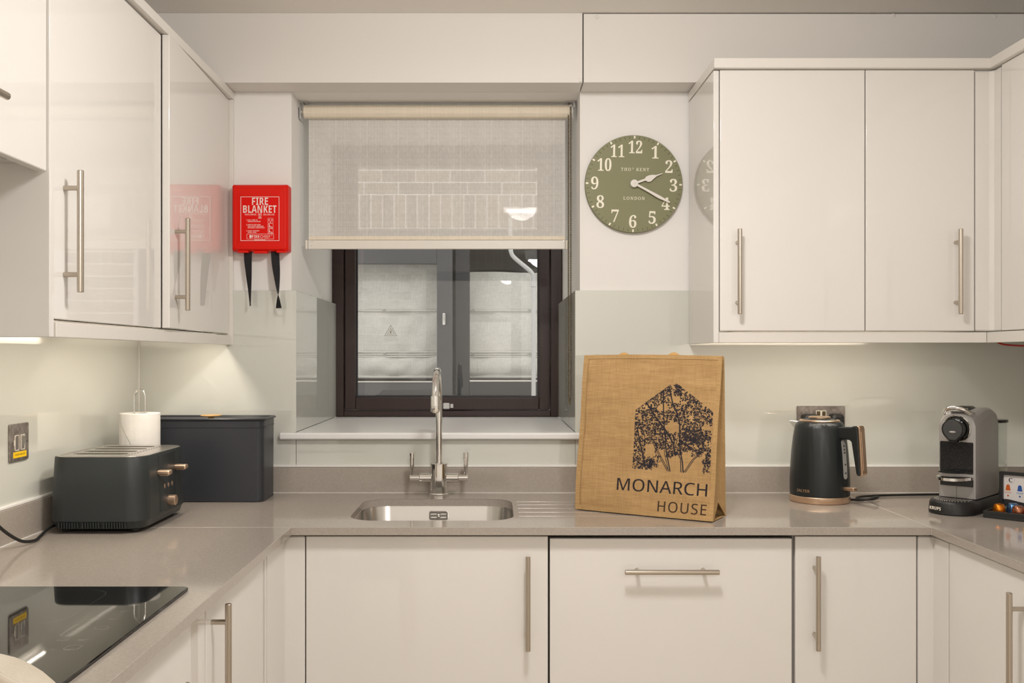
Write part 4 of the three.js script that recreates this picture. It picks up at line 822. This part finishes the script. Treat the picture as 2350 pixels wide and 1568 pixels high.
{
  const t = thing('coffee_machine', 'silver and black capsule coffee machine standing in the right corner', 'coffee machine', [1.2465, WT, 0.3665], -Math.PI / 4);
  const arch = (w, y0, y1, r, z, n = 8) => { const o = []; for (let i = 0; i <= n; i++) { const a = i / n * Math.PI / 2; o.push(V(w / 2 - r + r * Math.cos(a), y1 - r + r * Math.sin(a), z)); } for (let i = 0; i <= n; i++) { const a = Math.PI / 2 + i / n * Math.PI / 2; o.push(V(-w / 2 + r + r * Math.cos(a), y1 - r + r * Math.sin(a), z)); } o.push(V(-w / 2, y0, z), V(w / 2, y0, z)); return o; };
  mesh('body', loft([arch(0.084, 0.037, 0.262, 0.036, 0), arch(0.093, 0.037, 0.2655, 0.040, -0.003), arch(0.098, 0.037, 0.2685, 0.042, -0.011), arch(0.100, 0.037, 0.2725, 0.036, -0.05), arch(0.100, 0.037, 0.2770, 0.026, -0.11), arch(0.100, 0.037, 0.2755, 0.024, -0.145), arch(0.100, 0.037, 0.2680, 0.022, -0.165), arch(0.099, 0.037, 0.2500, 0.020, -0.177), arch(0.096, 0.037, 0.235, 0.02, -0.182)], { cap0: true, cap1: true, crease: 0.6 }), M.silver, t);
  const base = (e, y, f = 0.088) => { const o = [], W = 0.060 + e, n = 14; for (let i = 0; i <= n; i++) { const a = i / n * Math.PI; o.push(V(W * Math.cos(a), y, 0.020 + (f - 0.020 + e) * Math.pow(Math.sin(a), 0.85))); } o.push(V(-W, y, -0.175 - e), V(W, y, -0.175 - e)); return o; };
  mesh('base', loft([base(-0.002, 0.0005), base(0, 0.003), base(-0.0025, 0.030), base(-0.0055, 0.0345), base(-0.0110, 0.0350)], { cap0: true, cap1: true, crease: 0.5 }), M.black, t);
  const slats = (y, f, x1, k0, k1) => { const o = []; for (let k = k0; k <= k1; k++) { const x = k * 0.0062, L2 = f * Math.sqrt(Math.max(0, 1 - (x / x1) ** 2)); if (L2 > 0.012) o.push(box(x - 0.0016, x + 0.0016, y, y + 0.002, 0.012, 0.010 + L2, 0.0004)); } return o; };
  mesh('drip_grille', [...slats(0.0352, 0.062, 0.050, -8, 8)], M.chrome, t).userData.kind = 'stuff';
  mesh('lettering', letters('KRUPS', 0.0085, 0.0006, 1.05).rotateX(-0.06).rotateY(-0.42).translate(-0.0265, 0.0115, 0.0812), M.ivory, t).userData.label = 'KRUPS lettering';
  // brewing head
  const head = mesh('brewing_head', lathe([[0.0365, -0.006], [0.0365, 0.004], [0.0345, 0.0062], [0.0318, 0.0050], [0.0300, 0.002]], 48).rotateX(Math.PI / 2).translate(0, 0.2225, 0), M.chrome, t);
  const drop = (s, y0) => { const o = []; for (let i = 0; i <= 20; i++) { const a = (-38 + 256 * i / 20) * Math.PI / 180; o.push([s * Math.cos(a), 0.2225 + s * Math.sin(a)]); } o.push([-0.0075, y0], [0.0075, y0]); return o; };
  mesh('outlet', plate(drop(0.0290, 0.188), [], -0.004, 0.030, 0.002, 2), M.blackGloss, head);
  mesh('outlet_face', plate(drop(0.0245, 0.1945), [], 0.0295, 0.0315, 0.0004), std({ color: L(0.045, 0.045, 0.045), roughness: 0.35 }), head);
  mesh('emblem', new THREE.SphereGeometry(0.0085, 16, 10).scale(1, 0.32, 0.10).translate(0, 0.2155, 0.0318), M.silver, head);
  mesh('lever', [tube([[-0.030, 0.262, 0.006], [-0.020, 0.2755, 0.010], [0, 0.2790, 0.012], [0.020, 0.2745, 0.008], [0.034, 0.2640, -0.004]], 0.0055, 30, 10), box(-0.020, 0.020, 0.268, 0.2785, -0.03, 0.010, 0.004, 2)], M.chrome, t);
  mesh('lever_plate', loft([loopRR(0, -0.060, 0.034, 0.080, 0.016, 0.2700, 6), loopRR(0, -0.060, 0.036, 0.082, 0.017, 0.2785, 6), loopRR(0, -0.060, 0.026, 0.070, 0.013, 0.2815, 6)], { cap1: true }), M.blackGloss, t);
  mesh('button', new THREE.SphereGeometry(0.0055, 14, 10).scale(1, 0.5, 1.4).translate(0.030, 0.2655, -0.03), M.chrome, t);
  // perforated front
  const holes = []; for (let r = 0; r < 14; r++) for (let c = 0; c < 12; c++) holes.push(circle(-0.0362 + c * 0.0063 + (r % 2 ? 0.00315 : 0), 0.1110 + r * 0.0055, 0.0021, 6));
  mesh('perforated_panel', plate(rrect(-0.0420, 0.0420, 0.1030, 0.1875, 0.003, 3), holes, 0.0002, 0.0022, 0), M.blackGloss, t);
  mesh('panel_backing', box(-0.0415, 0.0415, 0.1035, 0.187, -0.0002, 0.0006, 0), M.black, t);  // black colour stands in for the shade inside the perforations
  const cs = (r, y) => { const o = []; for (let i = 0; i <= 16; i++) { const a = i / 16 * Math.PI; o.push(V(r * 0.82 * Math.cos(a), y, 0.014 + r * 1.18 * Math.sin(a))); } o.push(V(-r * 0.82, y, 0.0005), V(r * 0.82, y, 0.0005)); return o; };
  mesh('cup_shelf', loft([cs(0.049, 0.0880), cs(0.052, 0.0890), cs(0.052, 0.0965), cs(0.0495, 0.0972)], { cap0: true, cap1: true }), M.chrome, t);
  mesh('shelf_grooves', slats(0.0968, 0.058, 0.044, -6, 6).map((g) => g.scale(0.9, 1, 0.9).translate(0, 0.0102, 0)), M.black, t).userData.kind = 'stuff';
  mesh('lower_panel', box(-0.0420, 0.0420, 0.0690, 0.0875, -0.0002, 0.0010, 0), M.blackGloss, t);
  for (const s2 of [-1, 1]) mesh('front_panel', box(Math.min(s2 * 0.0005, s2 * 0.0415), Math.max(s2 * 0.0005, s2 * 0.0415), 0.0375, 0.0680, -0.001, 0.0018, 0.0004), M.silver, t);
  // water tank
  const tk = mesh('water_tank', lathe([[0.0370, 0.040], [0.0385, 0.045], [0.0395, 0.230], [0.0380, 0.230], [0.0368, 0.046], [0.0355, 0.042]], 40).translate(0.018, 0, -0.2235), M.tank, t);
  mesh('tank_lid', lathe([[0, 0.2305], [0.0410, 0.2305], [0.0420, 0.2325], [0.0410, 0.2385], [0, 0.2395]], 40).translate(0.018, 0, -0.2235), M.blackGloss, tk);
  mesh('tank_foot', lathe([[0, 0.0006], [0.040, 0.0006], [0.040, 0.036], [0.036, 0.0395], [0, 0.0395]], 36).translate(0.018, 0, -0.2235), M.black, tk);
  mesh('power_cord', tube([[0.05, 0.07, -0.26], [0.078, 0.075, -0.245], [0.10, 0.055, -0.22], [0.125, 0.012, -0.20], [0.16, 0.0045, -0.20]], 0.0034, 40, 8), M.black, t);
}
{
  const t = thing('capsule_stand', 'black capsule tray with an upright printed card', 'display stand', [1.269, WT, 0.459], -Math.PI / 4);
  const Wd = 0.26, dp = 0.140;
  mesh('tray', [box(0, Wd, 0.0005, 0.008, -dp, 0, 0.001), box(0, Wd, 0.008, 0.0185, -0.006, 0, 0.001), box(0, 0.006, 0.008, 0.0185, -dp, -0.006, 0.001), box(Wd - 0.006, Wd, 0.008, 0.0185, -dp, -0.006, 0.001)], M.black, t);
  const fr = mesh('board', metre(plate(rrect(0, Wd, 0.0185, 0.1085, 0.003), [rrect(0.0085, Wd - 0.0085, 0.024, 0.1005, 0.005)], -dp, -dp + 0.014, 0.0008)), M.black, t);
  const card = canvasTex(1280, 400, (g, W, H) => {
    g.fillStyle = '#e9e3df'; g.fillRect(0, 0, W, H);
    g.fillStyle = '#2c2b2d'; g.beginPath(); g.moveTo(0, H); g.lineTo(0, H * 0.86); g.bezierCurveTo(120, H * 0.82, 200, H * 0.98, 420, H * 0.93); g.lineTo(W, H * 0.84); g.lineTo(W, H); g.fill();
    g.fillStyle = '#1d1c1e'; g.font = 'bold 84px serif'; g.textAlign = 'center'; g.textBaseline = 'middle'; g.fillText('C', 92, 76);
    g.strokeStyle = '#6b686a'; g.lineWidth = 3; g.setLineDash([5, 5]); g.beginPath(); g.arc(92, 72, 54, 0, 7); g.stroke(); g.setLineDash([]);
    const cap = (x, c) => { g.fillStyle = c; g.beginPath(); g.moveTo(x - 30, 210); g.lineTo(x + 30, 210); g.lineTo(x + 22, 150); g.quadraticCurveTo(x, 124, x - 22, 150); g.closePath(); g.fill(); g.beginPath(); g.ellipse(x, 212, 36, 9, 0, 0, 7); g.fill(); };
    ['#cf5f12', '#1f56a8', '#6b3a22', '#14836e', '#8a1f2c', '#b08a2a', '#3c3c44', '#5c3f88'].forEach((c, i) => { const x = 60 + i * 150; cap(x, c); g.globalAlpha = 0.6; for (let k = 0; k < 2; k++) g.fillRect(x - 46 + k * 6, 238 + k * 14, 92 - k * 12, 6); g.globalAlpha = 1; g.beginPath(); g.arc(x, 292, 12, 0, 7); g.fill(); });
  });
  mesh('card', planar(box(0.008, Wd - 0.008, 0.0235, 0.101, -dp + 0.002, -dp + 0.004, 0), (x, y) => [(x - 0.008) / (Wd - 0.016), (y - 0.0235) / 0.0775]), std({ map: card, roughness: 0.4 }), fr).userData.label = 'white card printed with rows of coloured capsules';
  const rim = mesh('capsule_rack', slab(rrect(0.007, Wd - 0.007, -dp + 0.016, -0.008, 0.004), [], 0.0085, 0.0105, 0.0004), M.blackGloss, t);
  const colors = [['orange', [0.72, 0.22, 0.015], 0.024, -0.048], ['blue', [0.10, 0.22, 0.42], 0.047, -0.082], ['copper brown', [0.38, 0.15, 0.08], 0.070, -0.048], ['teal green', [0.02, 0.32, 0.25], 0.093, -0.082], ['dark red', [0.34, 0.03, 0.03], 0.116, -0.048], ['gold', [0.50, 0.33, 0.08], 0.139, -0.082]];
  const gC = lathe([[0.0178, 0], [0.0180, 0.0012], [0.0150, 0.0020], [0.0142, 0.0120], [0.0125, 0.0185], [0.0100, 0.0215], [0.0050, 0.0228], [0.0040, 0.0218], [0, 0.0218]], 32, 0.5);
  const c45 = Math.SQRT1_2;
  for (const [nm, c, lx, lz] of colors) tag(mesh('coffee_capsule', gC, std({ color: L(...c), metalness: 0.85, roughness: 0.28 })), nm + ' foil coffee capsule in the black tray', 'coffee capsule', 'coffee capsules in the tray').position.set(1.269 + c45 * lx - c45 * lz, WT + 0.0108, 0.459 + c45 * lx + c45 * lz);
}
tag(mesh('bamboo_coaster', metre(box(1.2400, 1.3400, WT + 0.0005, WT + 0.0175, 0.694, 0.794, 0.003, 2)), M.oak), 'small wooden block at the right picture edge', 'coaster');
tag(mesh('red_cable', tube([[1.372, 1.3555, 0.335], [1.380, 1.3500, 0.345], [1.392, 1.3465, 0.372], [1.402, 1.3445, 0.42], [1.410, 1.3445, 0.50], [1.41, 1.350, 0.60], [1.41, 1.383, 0.66]], 0.0024, 50, 8), M.redWire), 'thin red cable hanging under the right corner wall cabinet', 'cable');
// ================================================================ CHAIR IN THE FOREGROUND
{
  const t = thing('upholstered_chair', 'cream upholstered chair back at the lower left picture corner', 'chair', [-0.573, 0, 2.30]);
  const R = (e, z) => loopRR(0, 0.735, 0.490 + e, 0.690 + e, 0.085 + e / 2, 0, 10).map((p) => V(p.x, p.z, z));
  mesh('backrest', metre(loft([R(-0.03, -0.167), R(-0.006, -0.162), R(0, -0.152), R(0, -0.128), R(-0.006, -0.119), R(-0.020, -0.1185), R(-0.06, -0.116), R(-0.18, -0.111), R(-0.30, -0.109)], { cap0: true, cap1: true, crease: 0.8 })), M.cream, t);
  mesh('piping', tube(R(-0.004, -0.1185).filter((_, i) => i % 2 === 0).map((p) => p.toArray()), 0.005, 160, 8, true), M.cream, t);
  mesh('seat', metre(loft([loopRR(0, 0.10, 0.46, 0.42, 0.06, 0.41), loopRR(0, 0.10, 0.48, 0.44, 0.06, 0.43), loopRR(0, 0.10, 0.48, 0.44, 0.06, 0.475), loopRR(0, 0.10, 0.44, 0.40, 0.05, 0.49)], { cap0: true, cap1: true, crease: 0.7 })), M.cream, t);
  for (const [x, z] of [[-0.2, -0.1], [0.2, -0.1], [-0.2, 0.28], [0.2, 0.28]]) mesh('leg', cyl([x * 1.06, 0.0005, z * 1.03], [x, 0.415, z], 0.012, 0.019, 16), M.oak, t);
}
// ================================================================ BEYOND THE WINDOW
struct('courtyard_ground', metre(box(-6, 6, -0.3, -0.12, -12, WD, 0)), M.concrete);
{
  const ZW = -3.25, t = thing('brick_building', 'pale brick wall of the building across the light well', 'building', [0, 0, ZW]);
  const ox0 = -1.25, ox1 = 0.72, oy0 = 0.96, oy1 = 2.153;
  mesh('mortar', metre(plate([[-6, -0.1], [6, -0.1], [6, 6.2], [-6, 6.2]], [[[ox0, oy0], [ox1, oy0], [ox1, oy1], [ox0, oy1]]], -0.30, -0.008, 0)), M.mortar, t);
  const gS = metre(box(-0.1075, 0.1075, -0.0345, 0.0345, -0.02, 0, 0.003)), gV = metre(box(-0.0325, 0.0325, -0.1045, 0.1045, -0.02, 0, 0.003));
  const put = (g, x, y) => { const m = mesh('brick', g, brickMats[Math.floor(rnd() * 4)], t); m.position.set(x, y, rr(-0.0012, 0.0012)); };
  for (let k = 0; k < 30; k++) put(gV, ox0 - 0.11 + k * 0.0757, 2.2615);
  for (let r = 0; r < 8; r++) for (let k = 0; k < 14; k++) put(gS, -1.85 + (r % 2 ? 0.1125 : 0) + k * 0.225, 2.411 + r * 0.080);
  for (let r = 0; r < 15; r++) for (const x of [ox0 - 0.112, ox0 - 0.337, ox1 + 0.112, ox1 + 0.337]) put(gS, x + (r % 2 && Math.abs(x) > 0.9 && (x < -1.4 || x > 1) ? 0.0 : 0), 1.0 + r * 0.080);
  // the outer face of our own wall, brick-faced, mirrored in the panes opposite
  const own = scene.getObjectByName('wall_back');
  const putOwn = (g, x, y) => { const m = mesh('brick', g, brickMats[Math.floor(rnd() * 4)], own); m.position.set(x, y, WD - 0.012 + rr(-0.001, 0.001)); m.rotation.y = Math.PI; };
  for (let k = 0; k < 17; k++) putOwn(gV, -0.78 + k * 0.0757, 2.236);
  for (let r = 0; r < 18; r++) for (let k = 0; k < 7; k++) { const o = r % 2 ? 0.1125 : 0; if (k < 4) putOwn(gS, -0.86 - k * 0.225 - o, 0.92 + r * 0.080); else if (k < 7) putOwn(gS, 0.51 + (k - 4) * 0.225 + o, 0.92 + r * 0.080); }
  // the window opposite
  const fr = (x0, x1, y0, y1, d0 = -0.05, d1 = 0.02) => box(x0, x1, y0, y1, d0, d1, 0.004);
  const n = mesh('window_frame', [fr(ox0, ox0 + 0.06, oy0, oy1), fr(ox1 - 0.06, ox1, oy0, oy1), fr(ox0 + 0.06, ox1 - 0.06, oy1 - 0.06, oy1), fr(ox0 + 0.06, ox1 - 0.06, oy0, oy0 + 0.10), fr(-0.245, -0.150, oy0 + 0.1, oy1 - 0.06)], M.darkFrame, t); n.position.z = -0.10; n.userData.label = 'dark window frame with two panes';
  const s1 = mesh('sash', [fr(ox0 + 0.06, ox0 + 0.13, 1.06, 2.09, -0.02, 0.05), fr(-0.365, -0.262, 1.06, 2.09, -0.02, 0.05), fr(ox0 + 0.13, -0.365, 1.925, 2.09, -0.02, 0.05), fr(ox0 + 0.13, -0.365, 1.06, 1.150, -0.02, 0.05)], M.greyFrame, n);
  mesh('handle', [box(-0.326, -0.308, 1.52, 1.60, 0.05, 0.075, 0.006, 2), cyl([-0.317, 1.555, 0.05], [-0.317, 1.555, 0.07], 0.006)], M.chrome, n);
  mesh('beading', [box(ox0 + 0.13, -0.365, 1.146, 1.154, 0.04, 0.056, 0.001), box(-0.150, ox1 - 0.06, 1.150, 1.160, 0.0, 0.03, 0.001)], M.seam, n);
  mesh('sash', [fr(-0.150, ox1 - 0.06, 1.06, 1.150, -0.03, 0.03)], M.darkFrame, n);
  mesh('pane', box(ox0 + 0.12, -0.355, 1.14, 1.935, 0.008, 0.012, 0), M.glassPane, n);
  mesh('pane', box(-0.152, ox1 - 0.058, 1.14, 2.10, -0.012, -0.008, 0), M.glassPane, n);
  mesh('outer_sill', box(ox0 - 0.03, ox1 + 0.03, oy0 - 0.03, oy0 + 0.075, 0.035, 0.16, 0.004), M.pipe, n);
  const rm = [-2.4, 1.9, -0.1, 2.5], rz0 = -3.0, rz1 = -0.205;
  mesh('inner_room', [box(rm[0], rm[1], rm[2], rm[3], rz0 - 0.1, rz0, 0), box(rm[0] - 0.1, rm[0], rm[2], rm[3], rz0, rz1, 0), box(rm[1], rm[1] + 0.1, rm[2], rm[3], rz0, rz1, 0), box(rm[0], rm[1], rm[3], rm[3] + 0.1, rz0, rz1, 0), box(rm[0], rm[1], rm[2] - 0.1, rm[2], rz0, rz1, 0)], M.plaster, n);
  const roman = (label, x0, x1, top) => {
    const b = thing('roman_blind', label, 'blind', [0, 0, ZW - 0.24]);
    const panel = (y0, y1, bulge) => { const cx = (x0 + x1) / 2; return sheet((u, v) => [x0 + (x1 - x0) * u, y0 + (y1 - y0) * v + 0.004 * Math.sin(u * 9), bulge * Math.sin(Math.PI * v) + 0.007 * Math.sin(u * 11 + v * 4) + 0.005 * Math.sin(u * 27 - v * 6) + 0.004 * nA(u * 9, v * 5)], 24, 8, 0.003, (u, v) => [(x1 - x0) * u, (y1 - y0) * v]); };
    mesh('cloth_panel', panel(1.625, top, 0.008), M.linen, b);
    mesh('cloth_panel', panel(1.338, 1.628, 0.014), M.linen, b);
    mesh('cloth_panel', panel(1.172, 1.335, 0.030), M.linen, b);
    for (const y of [1.625, 1.345, 1.330, 1.316]) mesh('fold', cyl([x0, y, 0.020], [x1, y, 0.020], 0.0055, 0.0055, 8), M.linen, b);
    mesh('hem', cyl([x0, 1.176, 0.012], [x1, 1.176, 0.012], 0.010, 0.010, 10), M.linen, b);
    for (const f of [0.08, 0.5, 0.92]) for (const y of [1.625, 1.330]) mesh('cord_ring', new THREE.TorusGeometry(0.009, 0.0025, 6, 14).translate(x0 + (x1 - x0) * f, y, 0.030), M.pipe, b);
  };
  roman('white roman blind hanging in the left pane of the window opposite', ox0 + 0.10, -0.30, 2.06);
  roman('white roman blind hanging in the right pane of the window opposite', -0.20, ox1 - 0.02, 1.885);
  const dp2 = thing('reflection_pipe', 'pale solid pipe standing in for a reflection in the window opposite', 'pipe', [0, 0, ZW + 0.14]);  // solid pipe added in place of one mirrored in the opposite panes
  mesh('pipe', tube([[0.115, 2.20, 0], [0.115, 2.05, 0], [0.118, 1.985, 0], [0.14, 1.945, 0], [0.235, 1.865, 0], [0.258, 1.835, 0], [0.262, 1.79, 0], [0.262, 1.40, 0], [0.262, -0.119, 0]], 0.014, 120, 12), M.pipe, dp2);
  mesh('collar', [cyl([0.115, 2.03, 0], [0.115, 2.06, 0], 0.018), cyl([0.262, 1.76, 0], [0.262, 1.79, 0], 0.018)], M.pipe, dp2);
}
renderer.render(scene, camera);
